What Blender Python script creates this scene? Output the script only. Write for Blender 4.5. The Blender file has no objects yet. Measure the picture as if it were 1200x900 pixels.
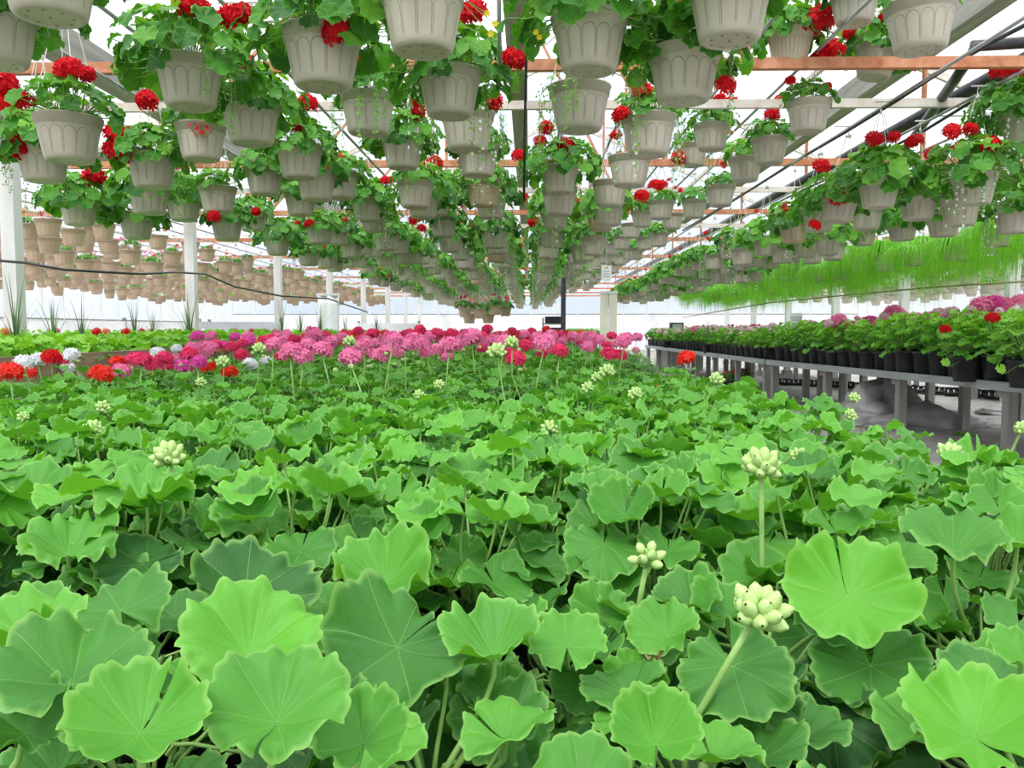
import bpy, math, random
from mathutils import Vector, Matrix, Euler
from math import sin, cos, pi, sqrt, atan2, radians, tan

C = bpy.context.scene.collection
SC = bpy.context.scene
# ------------------------------------------------------------------ camera
FPX, HORIZON, VPX, CAM_H = 950.0, 386.0, 620.0, 1.10
PITCH = math.atan((450 - HORIZON) / FPX)
YAW = math.atan((VPX - 600) / FPX)
cam_d = bpy.data.cameras.new('camera'); cam = bpy.data.objects.new('camera', cam_d); C.objects.link(cam)
cam_d.sensor_fit = 'HORIZONTAL'; cam_d.sensor_width = 36.0; cam_d.lens = 36.0 * FPX / 1200.0
cam_d.clip_start = 0.02; cam_d.clip_end = 400
cam.location = (0, 0, CAM_H)
CAM_ROT = Euler((pi / 2 - PITCH, 0, YAW), 'XYZ')
cam.rotation_euler = CAM_ROT
SC.camera = cam
CR = CAM_ROT.to_matrix()

# ------------------------------------------------------------------ sky
world = bpy.data.worlds.new('sky'); SC.world = world; world.use_nodes = True
wn = world.node_tree; wn.nodes.clear()
wo = wn.nodes.new('ShaderNodeOutputWorld'); wb = wn.nodes.new('ShaderNodeBackground')
tc = wn.nodes.new('ShaderNodeTexCoord'); nz = wn.nodes.new('ShaderNodeTexNoise'); nz.inputs['Scale'].default_value = 2.2
nz.inputs['Detail'].default_value = 5
cr = wn.nodes.new('ShaderNodeValToRGB')
cr.color_ramp.elements[0].position = 0.38; cr.color_ramp.elements[0].color = (0.72, 0.80, 0.95, 1)
cr.color_ramp.elements[1].position = 0.56; cr.color_ramp.elements[1].color = (1, 1, 1, 1)
wn.links.new(tc.outputs['Generated'], nz.inputs['Vector']); wn.links.new(nz.outputs['Fac'], cr.inputs['Fac'])
wn.links.new(cr.outputs['Color'], wb.inputs['Color']); wn.links.new(wb.outputs[0], wo.inputs[0])
sx = wn.nodes.new('ShaderNodeSeparateXYZ'); wn.links.new(tc.outputs['Generated'], sx.inputs[0])
mr = wn.nodes.new('ShaderNodeMapRange'); wn.links.new(sx.outputs['Z'], mr.inputs['Value'])
mr.inputs['From Min'].default_value = -.05; mr.inputs['From Max'].default_value = .9
mr.inputs['To Min'].default_value = 1.15; mr.inputs['To Max'].default_value = 3.3   # overcast: brighter towards the zenith
wn.links.new(mr.outputs[0], wb.inputs['Strength'])
sd = bpy.data.lights.new('sun', 'SUN'); sun = bpy.data.objects.new('sun', sd); C.objects.link(sun)
sd.energy = 2.3; sd.angle = radians(16); sd.color = (1.0, 0.98, 0.94)
sun.rotation_euler = (radians(34), radians(-14), 0); sun.location = (0, -3, 9)
SC.view_settings.view_transform = 'Standard'; SC.view_settings.look = 'None'
SC.view_settings.exposure = -0.07; SC.view_settings.gamma = 1.0; SC.view_settings.use_curve_mapping = False

R0 = random.Random(11)

def at(px, py, d):
    """world point seen at photo pixel (px, py) at world depth y = d"""
    r = CR @ Vector((px - 600, 450 - py, -FPX))
    return Vector((0, 0, CAM_H)) + r * (d / r.y)

# ------------------------------------------------------------------ materials
def new_mat(name):
    m = bpy.data.materials.new(name); m.use_nodes = True
    nt = m.node_tree; nt.nodes.clear()
    out = nt.nodes.new('ShaderNodeOutputMaterial')
    return m, nt, out

def N(nt, t, **kw):
    n = nt.nodes.new('ShaderNode' + t)
    for k, v in kw.items():
        if k in n.inputs: n.inputs[k].default_value = v
        else: setattr(n, k, v)
    return n

def ramp(nt, stops):
    r = nt.nodes.new('ShaderNodeValToRGB'); e = r.color_ramp.elements
    e[0].position, e[0].color = stops[0][0], (*stops[0][1], 1)
    e[1].position, e[1].color = stops[-1][0], (*stops[-1][1], 1)
    for p, c in stops[1:-1]:
        x = e.new(p); x.color = (*c, 1)
    return r

def surf(name, c1, c2=None, rough=.6, scale=8, bump=0.0, metal=0, stretch=None, detail=4, spec=.5):
    m, nt, out = new_mat(name)
    p = N(nt, 'BsdfPrincipled'); p.inputs['Roughness'].default_value = rough; p.inputs['Metallic'].default_value = metal
    p.inputs['Specular IOR Level'].default_value = spec
    t = N(nt, 'TexCoord'); mp = N(nt, 'Mapping')
    if stretch: mp.inputs['Scale'].default_value = stretch
    nt.links.new(t.outputs['Object'], mp.inputs['Vector'])
    n = N(nt, 'TexNoise'); n.inputs['Scale'].default_value = scale; n.inputs['Detail'].default_value = detail
    nt.links.new(mp.outputs[0], n.inputs['Vector'])
    r = ramp(nt, [(.3, c1), (.7, c2 or c1)])
    nt.links.new(n.outputs['Fac'], r.inputs['Fac']); nt.links.new(r.outputs[0], p.inputs['Base Color'])
    if bump:
        b = N(nt, 'Bump'); b.inputs['Strength'].default_value = bump; b.inputs['Distance'].default_value = .01
        nt.links.new(n.outputs['Fac'], b.inputs['Height']); nt.links.new(b.outputs[0], p.inputs['Normal'])
    nt.links.new(p.outputs[0], out.inputs[0])
    return m

def M2(nt, op, a, b=None, clamp=False):
    n = nt.nodes.new('ShaderNodeMath'); n.operation = op; n.use_clamp = clamp
    for i, v in enumerate((a, b)):
        if v is None: continue
        if isinstance(v, (int, float)): n.inputs[i].default_value = v
        else: nt.links.new(v, n.inputs[i])
    return n.outputs[0]

def leaf_mat(name, old, mid, young, vein, lobes=7, trans=.32):
    m, nt, out = new_mat(name); L = nt.links.new
    at_ = nt.nodes.new('ShaderNodeAttribute'); at_.attribute_name = 'tone'
    oi = nt.nodes.new('ShaderNodeObjectInfo')
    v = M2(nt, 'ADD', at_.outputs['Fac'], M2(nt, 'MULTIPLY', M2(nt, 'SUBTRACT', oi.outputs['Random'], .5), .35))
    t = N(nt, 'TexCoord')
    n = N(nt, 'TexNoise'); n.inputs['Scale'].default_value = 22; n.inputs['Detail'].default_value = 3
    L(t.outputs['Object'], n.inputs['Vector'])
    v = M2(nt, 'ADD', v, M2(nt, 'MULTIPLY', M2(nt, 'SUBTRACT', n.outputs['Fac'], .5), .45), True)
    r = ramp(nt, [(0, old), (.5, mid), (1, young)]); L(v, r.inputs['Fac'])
    uv = nt.nodes.new('ShaderNodeUVMap')
    sp = N(nt, 'SeparateXYZ'); L(uv.outputs[0], sp.inputs[0])
    x = M2(nt, 'SUBTRACT', sp.outputs[0], .5); y = M2(nt, 'SUBTRACT', sp.outputs[1], .5)
    ang = M2(nt, 'MULTIPLY', M2(nt, 'ARCTAN2', x, y), lobes / (2 * pi))
    rad = M2(nt, 'SQRT', M2(nt, 'ADD', M2(nt, 'MULTIPLY', x, x), M2(nt, 'MULTIPLY', y, y)))
    fr = M2(nt, 'ABSOLUTE', M2(nt, 'SUBTRACT', M2(nt, 'FRACT', M2(nt, 'ADD', ang, .5 + lobes)), .5))
    dist = M2(nt, 'MULTIPLY', fr, rad)
    vm = M2(nt, 'SUBTRACT', 1.0, M2(nt, 'DIVIDE', dist, .0045), True)
    # side veins leaving each main vein
    sv = M2(nt, 'PINGPONG', M2(nt, 'ADD', M2(nt, 'MULTIPLY', rad, 16.0), M2(nt, 'MULTIPLY', fr, -7.0)), .5)
    svm = M2(nt, 'MULTIPLY', M2(nt, 'SUBTRACT', 1.0, M2(nt, 'DIVIDE', sv, .09), True), .14)
    vm = M2(nt, 'MULTIPLY', M2(nt, 'MAXIMUM', vm, svm), .55)
    edge = M2(nt, 'MULTIPLY', M2(nt, 'SUBTRACT', rad, .45), 20.0, True)
    vm = M2(nt, 'MAXIMUM', vm, M2(nt, 'MULTIPLY', edge, .55))
    mx = nt.nodes.new('ShaderNodeMix'); mx.data_type = 'RGBA'
    L(vm, mx.inputs['Factor']); L(r.outputs[0], mx.inputs['A']); mx.inputs['B'].default_value = (*vein, 1)
    p = N(nt, 'BsdfPrincipled'); p.inputs['Roughness'].default_value = .45
    p.inputs['Specular IOR Level'].default_value = .28
    L(mx.outputs['Result'], p.inputs['Base Color'])
    b = N(nt, 'Bump'); b.inputs['Strength'].default_value = .35; b.inputs['Distance'].default_value = .002; b.invert = True
    L(M2(nt, 'MAXIMUM', vm, svm), b.inputs['Height']); L(b.outputs[0], p.inputs['Normal'])
    tr = N(nt, 'BsdfTranslucent')
    tm = nt.nodes.new('ShaderNodeMix'); tm.data_type = 'RGBA'; tm.blend_type = 'MULTIPLY'; tm.inputs['Factor'].default_value = 1
    L(mx.outputs['Result'], tm.inputs['A']); tm.inputs['B'].default_value = (1.25, 1.25, .35, 1)
    L(tm.outputs['Result'], tr.inputs['Color'])
    ms = N(nt, 'MixShader'); ms.inputs[0].default_value = trans
    L(p.outputs[0], ms.inputs[1]); L(tr.outputs[0], ms.inputs[2]); L(ms.outputs[0], out.inputs[0])
    return m

def petal_mat(name, c1, c2, trans=.35):
    m, nt, out = new_mat(name); L = nt.links.new
    t = N(nt, 'TexCoord'); n = N(nt, 'TexNoise'); n.inputs['Scale'].default_value = 60
    L(t.outputs['Object'], n.inputs['Vector'])
    r = ramp(nt, [(.35, c1), (.65, c2)]); L(n.outputs['Fac'], r.inputs['Fac'])
    p = N(nt, 'BsdfPrincipled'); p.inputs['Roughness'].default_value = .6; p.inputs['Specular IOR Level'].default_value = .2
    L(r.outputs[0], p.inputs['Base Color'])
    tr = N(nt, 'BsdfTranslucent'); L(r.outputs[0], tr.inputs['Color'])
    ms = N(nt, 'MixShader'); ms.inputs[0].default_value = trans
    L(p.outputs[0], ms.inputs[1]); L(tr.outputs[0], ms.inputs[2]); L(ms.outputs[0], out.inputs[0])
    return m

def pot_mat(name, c1, c2, arches=14):
    """moulded plastic: arched panels pressed into the wall as fine relief"""
    m, nt, out = new_mat(name); L = nt.links.new
    t = N(nt, 'TexCoord'); sp = N(nt, 'SeparateXYZ'); L(t.outputs['Object'], sp.inputs[0])
    ang = M2(nt, 'MULTIPLY', M2(nt, 'ARCTAN2', sp.outputs[0], sp.outputs[1]), arches / (2 * pi))
    u = M2(nt, 'MULTIPLY', M2(nt, 'ABSOLUTE', M2(nt, 'SUBTRACT', M2(nt, 'FRACT', M2(nt, 'ADD', ang, 40)), .5)), 1 / .44)
    z = M2(nt, 'DIVIDE', M2(nt, 'MAXIMUM', M2(nt, 'SUBTRACT', sp.outputs[2], .108), 0.0), .026)
    e = M2(nt, 'SQRT', M2(nt, 'ADD', M2(nt, 'MULTIPLY', u, u), M2(nt, 'MULTIPLY', z, z)))
    line = M2(nt, 'SUBTRACT', 1.0, M2(nt, 'DIVIDE', M2(nt, 'ABSOLUTE', M2(nt, 'SUBTRACT', e, 1.0)), .065), True)
    low = M2(nt, 'MULTIPLY', M2(nt, 'SUBTRACT', sp.outputs[2], .02), 60.0, True)
    line = M2(nt, 'MULTIPLY', line, low)
    n = N(nt, 'TexNoise'); n.inputs['Scale'].default_value = 9; n.inputs['Detail'].default_value = 5
    L(t.outputs['Object'], n.inputs['Vector'])
    r = ramp(nt, [(.3, c1), (.7, c2)]); L(n.outputs['Fac'], r.inputs['Fac'])
    mx = nt.nodes.new('ShaderNodeMix'); mx.data_type = 'RGBA'; L(M2(nt, 'MULTIPLY', line, .6), mx.inputs['Factor'])
    L(r.outputs[0], mx.inputs['A']); mx.inputs['B'].default_value = (c1[0] * .45, c1[1] * .4, c1[2] * .36, 1)
    p = N(nt, 'BsdfPrincipled'); p.inputs['Roughness'].default_value = .42
    L(mx.outputs['Result'], p.inputs['Base Color'])
    b = N(nt, 'Bump'); b.inputs['Strength'].default_value = .8; b.inputs['Distance'].default_value = .003; b.invert = True
    L(line, b.inputs['Height']); L(b.outputs[0], p.inputs['Normal'])
    L(p.outputs[0], out.inputs[0])
    return m

def glass_mat(name):
    m, nt, out = new_mat(name)
    tr = N(nt, 'BsdfTransparent'); tr.inputs[0].default_value = (.93, .95, .96, 1)
    gl = N(nt, 'BsdfGlossy'); gl.inputs['Roughness'].default_value = .15
    ms = N(nt, 'MixShader'); ms.inputs[0].default_value = .05
    nt.links.new(tr.outputs[0], ms.inputs[1]); nt.links.new(gl.outputs[0], ms.inputs[2]); nt.links.new(ms.outputs[0], out.inputs[0])
    return m

MT = {}
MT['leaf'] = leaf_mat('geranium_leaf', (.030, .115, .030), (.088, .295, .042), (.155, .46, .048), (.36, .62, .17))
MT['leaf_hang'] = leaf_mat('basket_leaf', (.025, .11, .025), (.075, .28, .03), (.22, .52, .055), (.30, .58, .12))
MT['leaf_left'] = leaf_mat('bright_leaf', (.06, .22, .03), (.14, .42, .04), (.30, .62, .07), (.36, .66, .15))
MT['stem'] = surf('green_stem', (.22, .40, .09), (.32, .52, .15), .55, 20)
MT['bud'] = surf('pale_bud', (.26, .48, .09), (.64, .75, .34), .6, 60)
MT['dry'] = surf('dry_leaf', (.22, .12, .05), (.48, .34, .15), .8, 30)
MT['pot'] = pot_mat('beige_pot', (.46, .425, .335), (.54, .50, .405))
MT['pot_tan'] = pot_mat('tan_pot', (.50, .37, .25), (.58, .44, .31))
MT['pot_ribbed'] = pot_mat('ribbed_pot', (.50, .42, .29), (.60, .50, .37), 30)
MT['hole'] = surf('hole', (.03, .025, .02), (.05, .04, .03), .9)
MT['black'] = surf('black_plastic', (.012, .012, .013), (.03, .03, .032), .45, 12)
MT['black_pot'] = surf('black_pot', (.014, .015, .017), (.035, .036, .04), .4, 10)
MT['soil'] = surf('soil', (.02, .013, .009), (.07, .045, .03), .95, 60, .8)
MT['wire'] = surf('hanger_plastic', (.72, .70, .64), (.80, .78, .73), .5)
MT['pipe'] = surf('grey_pipe', (.30, .31, .30), (.42, .42, .40), .45, 5, metal=.4)
MT['hose'] = surf('black_hose', (.015, .016, .018), (.04, .042, .045), .4, 15)
MT['rust'] = surf('rust_steel', (.46, .15, .06), (.66, .32, .18), .8, 14, .2)
MT['rustlight'] = surf('pale_glare_bars', (.62, .50, .42), (.78, .74, .68), .75, 10, .1)  # pale bar colour; on rafters the sky's bleaching glare is painted in
MT['whitewood'] = surf('white_painted_wood', (.62, .61, .58), (.80, .79, .76), .6, 6, .15, stretch=(1, 1, .15))
MT['greywood'] = surf('weathered_wood', (.24, .235, .215), (.40, .39, .36), .8, 10, .3, stretch=(1, 1, .1))
MT['beamwood'] = surf('beam_wood', (.24, .23, .20), (.42, .40, .35), .8, 6, .2, stretch=(3, .2, 3))
MT['rail'] = surf('grey_rail', (.32, .35, .36), (.45, .48, .49), .5, 6, .05, metal=.15, stretch=(.4, .4, 4))
MT['brownboard'] = surf('brown_board', (.30, .20, .13), (.44, .31, .21), .8, 8, .2, stretch=(4, .4, 4))
MT['white'] = surf('white_panel', (.74, .75, .76), (.86, .86, .86), .6, 3)
MT['cream'] = surf('cream_panel', (.72, .72, .55), (.82, .81, .66), .6, 3)
MT['greysheet'] = surf('grey_sheet', (.42, .44, .47), (.58, .60, .62), .5, 2)
MT['ground'] = surf('packed_ground', (.30, .27, .24), (.52, .49, .45), .9, 1.6, .5, detail=9)
MT['fabric'] = surf('ground_cloth', (.26, .235, .22), (.44, .41, .385), .85, 5, .7, detail=8)
MT['plastic'] = surf('grey_plastic_sheet', (.22, .215, .21), (.42, .41, .40), .35, 5, .5)
MT['glass'] = glass_mat('greenhouse_glass')
MT['fern'] = leaf_mat('fern_green', (.06, .26, .015), (.20, .54, .04), (.42, .76, .12), (.3, .7, .08), trans=.4)
MT['blade'] = surf('spike_blade', (.10, .20, .07), (.26, .36, .16), .5, 8)
MT['sign'] = surf('white_sign', (.82, .82, .84), (.88, .88, .89), .5)
MT['ink'] = surf('sign_ink', (.05, .05, .08), (.09, .09, .13), .6)
MT['red'] = petal_mat('red_petal', (.62, .004, .010), (.85, .015, .028))
MT['scarlet'] = petal_mat('scarlet_petal', (.85, .025, .015), (.95, .07, .04))
MT['deeppink'] = petal_mat('deep_pink_petal', (.78, .03, .13), (.92, .09, .24))
MT['pink'] = petal_mat('pink_petal', (.86, .16, .40), (.95, .36, .58))
MT['magenta'] = petal_mat('magenta_petal', (.80, .05, .42), (.92, .18, .56))
MT['whitep'] = petal_mat('white_petal', (.86, .86, .90), (.95, .95, .97))
MT['palepink'] = petal_mat('pale_pink_petal', (.85, .50, .60), (.95, .75, .80))
MT['orange'] = petal_mat('orange_petal', (.88, .16, .05), (.95, .34, .16))
MT['yellow'] = petal_mat('yellow_petal', (.90, .62, .02), (.95, .78, .05))

# ------------------------------------------------------------------ mesh builder
class MB:
    def __init__(s): s.v = []; s.f = []; s.mi = []; s.uv = []; s.tone = []
    def add(s, vs, fs, mi=0, uvs=None, tone=.5):
        b = len(s.v); s.v += [tuple(p) for p in vs]
        s.f += [tuple(i + b for i in f) for f in fs]; s.mi += [mi] * len(fs)
        s.uv += uvs if uvs else [(.5, .5)] * len(vs); s.tone += [tone] * len(vs)
    def box(s, c, size, mi=0, rot=None):
        hx, hy, hz = size[0] / 2, size[1] / 2, size[2] / 2
        vs = [Vector((x, y, z)) for x in (-hx, hx) for y in (-hy, hy) for z in (-hz, hz)]
        if rot: vs = [rot @ v for v in vs]
        c = Vector(c); vs = [v + c for v in vs]
        s.add(vs, [(0, 1, 3, 2), (4, 6, 7, 5), (0, 4, 5, 1), (2, 3, 7, 6), (0, 2, 6, 4), (1, 5, 7, 3)], mi)
    def beam(s, a, b, w, h, mi=0):
        a, b = Vector(a), Vector(b); d = b - a
        q = d.to_track_quat('Y', 'Z').to_matrix()
        s.box((a + b) / 2, (w, d.length, h), mi, q)
    def tube(s, pts, r, n=6, mi=0, tone=.5, r2=None, cap=False):
        pts = [Vector(p) for p in pts]; vs = []; fs = []; k = len(pts)
        ref = Vector((0, 0, 1))
        if abs((pts[-1] - pts[0]).normalized().z) > .9: ref = Vector((1, 0, 0))
        for i, p in enumerate(pts):
            d = (pts[min(i + 1, k - 1)] - pts[max(i - 1, 0)]).normalized()
            x = d.cross(ref); x = x.normalized() if x.length > 1e-6 else Vector((1, 0, 0)); y = x.cross(d)
            rr = r if r2 is None else r + (r2 - r) * i / (k - 1)
            for j in range(n):
                a = 2 * pi * j / n; vs.append(p + (x * cos(a) + y * sin(a)) * rr)
        for i in range(k - 1):
            for j in range(n):
                fs.append((i * n + j, i * n + (j + 1) % n, (i + 1) * n + (j + 1) % n, (i + 1) * n + j))
        if cap: fs.append(tuple(range(n))[::-1]); fs.append(tuple(range((k - 1) * n, k * n)))
        s.add(vs, fs, mi, None, tone)
    def lathe(s, prof, n=32, mi=0, closed_bottom=False):
        vs = [(r * cos(2 * pi * j / n), r * sin(2 * pi * j / n), z) for r, z in prof for j in range(n)]
        fs = [(i * n + j, i * n + (j + 1) % n, (i + 1) * n + (j + 1) % n, (i + 1) * n + j) for i in range(len(prof) - 1) for j in range(n)]
        if closed_bottom: fs.append(tuple(range(n))[::-1])
        s.add(vs, fs, mi)
    def mesh(s, name, mats, smooth=True):
        me = bpy.data.meshes.new(name); me.from_pydata(s.v, [], s.f)
        for m in mats: me.materials.append(m)
        me.polygons.foreach_set('material_index', s.mi)
        me.polygons.foreach_set('use_smooth', [smooth] * len(s.f))
        ul = me.uv_layers.new(name='UVMap')
        flat = []
        for f in s.f:
            for i in f: flat += s.uv[i]
        ul.data.foreach_set('uv', flat)
        a = me.attributes.new('tone', 'FLOAT', 'POINT'); a.data.foreach_set('value', s.tone)
        me.update()
        return me

def link(name, me, parent=None, loc=None, rot=None, scale=None):
    o = bpy.data.objects.new(name, me); C.objects.link(o)
    if parent is not None: o.parent = parent
    if loc is not None: o.location = loc
    if rot is not None: o.rotation_euler = rot
    if scale is not None: o.scale = scale if not isinstance(scale, (int, float)) else (scale,) * 3
    return o
def tag(o, label=None, cat=None, group=None, kind=None):
    if label: o['label'] = label
    if cat: o['category'] = cat
    if group: o['group'] = group
    if kind: o['kind'] = kind
    return o
def thing(name, loc, label, cat, group=None, rz=0):
    o = link(name, None, None, loc, (0, 0, rz)); o.empty_display_size = .05
    return tag(o, label, cat, group)

# ------------------------------------------------------------------ leaves
def frame(n, t):
    n = Vector(n).normalized(); t = Vector(t); t = (t - n * t.dot(n))
    t = t.normalized() if t.length > 1e-5 else n.orthogonal().normalized()
    x = t.cross(n).normalized()
    return Matrix((x, t, n)).transposed()

def blade(mb, c, n, t, dia, rnd, seg=63, rings=5, lobe=.05, cup=.12, ruffle=.05, crimp=.02, mi=0, tone=.5, fold=None, scal=.025, notch=None):
    """one round scalloped geranium leaf blade; notch towards -t"""
    M = frame(n, t); c = Vector(c)
    g = notch if notch is not None else rnd.choice([.03, .05, .09, .22])
    ph = rnd.uniform(0, 6.28); bend = rnd.uniform(-.07, .07); ph3 = rnd.uniform(0, 6.28); rough = rnd.uniform(.015, .04); lip = rnd.uniform(.0, .45)
    if fold is None: fold = rnd.uniform(-.05, .16)
    vs = [c + M @ Vector((0, 0, 0))]; uv = [(.5, .5)]; fs = []
    for k in range(1, rings + 1):
        tt = k / rings
        for j in range(seg + 1):
            th = -pi + g + (2 * pi - 2 * g) * j / seg
            R = .5 * (.93 + .07 * cos(th)) * (1 + lobe * .8 * cos(7 * th) + rough * .7 * sin(3 * th + ph3)) * (1 + scal * 2.9 * (abs(cos(10.5 * th)) - .6)) * (.88 + .12 * min(1, (pi - abs(th)) / .7))
            r = R * tt
            x, y = r * sin(th), r * cos(th)
            am = .55 + .45 * sin(1.7 * th + ph3)
            z = cup * (tt ** 1.7 * .75 - lip * tt ** 5) + ruffle * am * tt ** 2 * (abs(sin(3.5 * th)) - .6) * 1.45 + crimp * 2.3 * tt ** 4 * sin(10.5 * th + ph + .8 * sin(2 * th)) \
                + crimp * .5 * tt ** 3 * cos(21 * th) + bend * tt ** 2 * cos(2 * th + ph3) * 2 + fold * abs(x) + rough * 1.3 * tt ** 3 * sin(4 * th + ph)
            # raised main veins, sunk between
            vs.append(c + M @ Vector((x * dia, y * dia, z * dia)))
            uv.append((.5 + sin(th) * tt * .5, .5 + cos(th) * tt * .5))
    w = seg + 1
    for j in range(seg): fs.append((0, 1 + j + 1, 1 + j))
    for k in range(rings - 1):
        for j in range(seg):
            a = 1 + k * w + j; fs.append((a, a + 1, a + w + 1, a + w))
    mb.add(vs, fs, mi, uv, tone)

def petiole(mb, a, b, nrm, r=.0016, n=5, k=6, mi=1):
    a, b, nrm = Vector(a), Vector(b), Vector(nrm).normalized()
    L = (b - a).length; c1 = a + Vector((0, 0, L * .35)); c2 = b - nrm * L * .35
    pts = []
    for i in range(k + 1):
        t = i / k; s = 1 - t
        pts.append(a * s ** 3 + c1 * 3 * s * s * t + c2 * 3 * s * t * t + b * t ** 3)
    mb.tube(pts, r * 1.2, n, mi, .5, r * .9)

def plant_leaves(seed, n, rad, zlo, zhi, size, hi=True, stem_h=.08, tones=(.2, .8), bright_top=True):
    """list of (leaf mesh builder) in plant-local coordinates, plus the stem"""
    rnd = random.Random(seed); out = []
    for i in range(n):
        f = (i + .5) / n
        az = i * 2.39996 + rnd.uniform(-.35, .35)
        q = sqrt(1 - f * .93)
        rr = rad * (.15 + .85 * q) * rnd.uniform(.75, 1.1)
        z = zlo + (zhi - zlo) * (f ** .8) + rnd.uniform(-.022, .016)
        dirv = Vector((cos(az), sin(az), 0)); c = dirv * rr + Vector((0, 0, z))
        lean = rnd.uniform(.05, .75) * (.4 + .6 * q) * .85
        nn = Vector((0, 0, 1)) + dirv * lean + Vector((rnd.uniform(-.3, .3), rnd.uniform(-.3, .3), 0))
        s = size[0] + (size[1] - size[0]) * (q ** .7) * rnd.uniform(.75, 1.05)
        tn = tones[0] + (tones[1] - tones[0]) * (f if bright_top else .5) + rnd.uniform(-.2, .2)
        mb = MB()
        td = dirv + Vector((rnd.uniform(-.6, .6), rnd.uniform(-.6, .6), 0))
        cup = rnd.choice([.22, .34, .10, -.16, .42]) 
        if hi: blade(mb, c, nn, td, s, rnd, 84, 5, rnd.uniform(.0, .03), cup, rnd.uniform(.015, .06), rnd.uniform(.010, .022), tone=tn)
        else: blade(mb, c, nn, td, s, rnd, 21, 2, .06, cup, .08, 0, tone=tn, scal=0)
        petiole(mb, dirv * .012 + Vector((0, 0, stem_h * rnd.uniform(.3, 1))), c, nn, .0016 if hi else .0018, 5 if hi else 3, 6 if hi else 3)
        out.append(mb)
    return out

def merge(mbs):
    m = MB()
    for b in mbs:
        base = len(m.v); m.v += b.v; m.f += [tuple(i + base for i in f) for f in b.f]; m.mi += b.mi; m.uv += b.uv; m.tone += b.tone
    return m

# ------------------------------------------------------------------ flowers
def ball_pts(n, rnd, lo=-.35):
    out = []
    for i in range(n):
        z = lo + (1 - lo) * (i + .5) / n; a = i * 2.39996 + rnd.uniform(-.2, .2); r = sqrt(max(0, 1 - z * z))
        out.append(Vector((r * cos(a), r * sin(a), z)))
    return out

def head_mb(seed, n=30, hi=True, flat=.8):
    """round umbel of five-petalled florets, radius 1, centre at origin"""
    rnd = random.Random(seed); mb = MB()
    for p in ball_pts(n, rnd):
        nrm = (p + Vector((rnd.uniform(-.2, .2), rnd.uniform(-.2, .2), rnd.uniform(-.2, .2)))).normalized()
        c = Vector((p.x, p.y, p.z * flat)) * rnd.uniform(.62, .86)
        M = frame(nrm, nrm.orthogonal()); r = rnd.uniform(.34, .46); a0 = rnd.uniform(0, 6)
        for k in range(5):
            a = a0 + k * 2 * pi / 5; cs = Vector((cos(a), sin(a), 0)); sd_ = Vector((-sin(a), cos(a), 0))
            lift = rnd.uniform(.1, .45)
            if hi:
                q = [Vector((0, 0, 0)), cs * .5 * r + sd_ * .30 * r + Vector((0, 0, lift * .35 * r)), cs * .95 * r + sd_ * .26 * r + Vector((0, 0, lift * .7 * r)),
                     cs * 1.05 * r + Vector((0, 0, lift * .3 * r)), cs * .95 * r - sd_ * .26 * r + Vector((0, 0, lift * .7 * r)), cs * .5 * r - sd_ * .30 * r + Vector((0, 0, lift * .35 * r))]
                mb.add([c + M @ v for v in q], [(0, 1, 5), (1, 2, 3), (1, 3, 5), (3, 4, 5)])
            else:
                q = [Vector((0, 0, 0)), cs * r + sd_ * .4 * r + Vector((0, 0, lift * r * .5)), cs * r - sd_ * .4 * r + Vector((0, 0, lift * r * .5))]
                mb.add([c + M @ v for v in q], [(0, 1, 2)])
    # green hub that the florets spring from
    hub = [(.02, -.55), (.35, -.3), (.5, 0), (.3, .3), (.02, .42)]
    mb.lathe(hub, 7 if hi else 4, 0)
    return mb

COLS = ['red', 'scarlet', 'deeppink', 'pink', 'magenta', 'whitep', 'palepink', 'orange']
HEAD = {c: [head_mb(s, 30 if s < 3 else 34).mesh('flower_head', [MT[c]]) for s in (1, 2, 3)] for c in COLS}
HEADLO = {c: [head_mb(s, 16, False).mesh('flower_head', [MT[c]]) for s in (5, 6)] for c in COLS}

def loose_head(seed):
    """open, half spent umbel: few florets on thin stalks"""
    rnd = random.Random(seed); mb = MB()
    for p in ball_pts(9, rnd, -.1):
        c = p * .8; nrm = p; M = frame(nrm, nrm.orthogonal()); r = .36
        mb.tube([(0, 0, -.5), c], .03, 4, 1)
        for k in range(5):
            a = k * 1.2566; cs = Vector((cos(a), sin(a), 0)); s_ = Vector((-sin(a), cos(a), 0))
            q = [Vector((0, 0, 0)), cs * .6 * r + s_ * .32 * r, cs * r + Vector((0, 0, .2 * r)), cs * .6 * r - s_ * .32 * r]
            mb.add([c + M @ v for v in q], [(0, 1, 2, 3)])
    return mb
LOOSE = {c: loose_head(4).mesh('flower_head', [MT[c], MT['stem']]) for c in COLS}

def bud_cluster(seed, n=20):
    """umbel of closed buds, radius 1"""
    rnd = random.Random(seed); mb = MB()
    for p in ball_pts(n, rnd, -.45):
        d = (p + Vector((0, 0, .25))).normalized(); L = rnd.uniform(.36, .52); c = p * rnd.uniform(.45, .68)
        M = frame(d, d.orthogonal()); prof = [(.04, -.5), (.19, -.32), (.25, -.05), (.20, .25), (.04, .48)]; L *= .88
        vs = []; nn = 7
        for r, z in prof:
            for j in range(nn): vs.append(c + M @ Vector((r * cos(2 * pi * j / nn), r * sin(2 * pi * j / nn), z * L * 1.9)))
        fs = [(i * nn + j, i * nn + (j + 1) % nn, (i + 1) * nn + (j + 1) % nn, (i + 1) * nn + j) for i in range(4) for j in range(nn)]
        mb.add(vs, fs, 0)
        mb.tube([(0, 0, -.35), c - d * L * .8], .04, 4, 1)
    for k in range(7):  # bracts under the umbel
        a = k * .9; mb.tube([(0, 0, -.45), (cos(a) * .3, sin(a) * .3, -.35), (cos(a) * .42, sin(a) * .42, -.12)], .06, 4, 1, r2=.01)
    return mb
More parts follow.
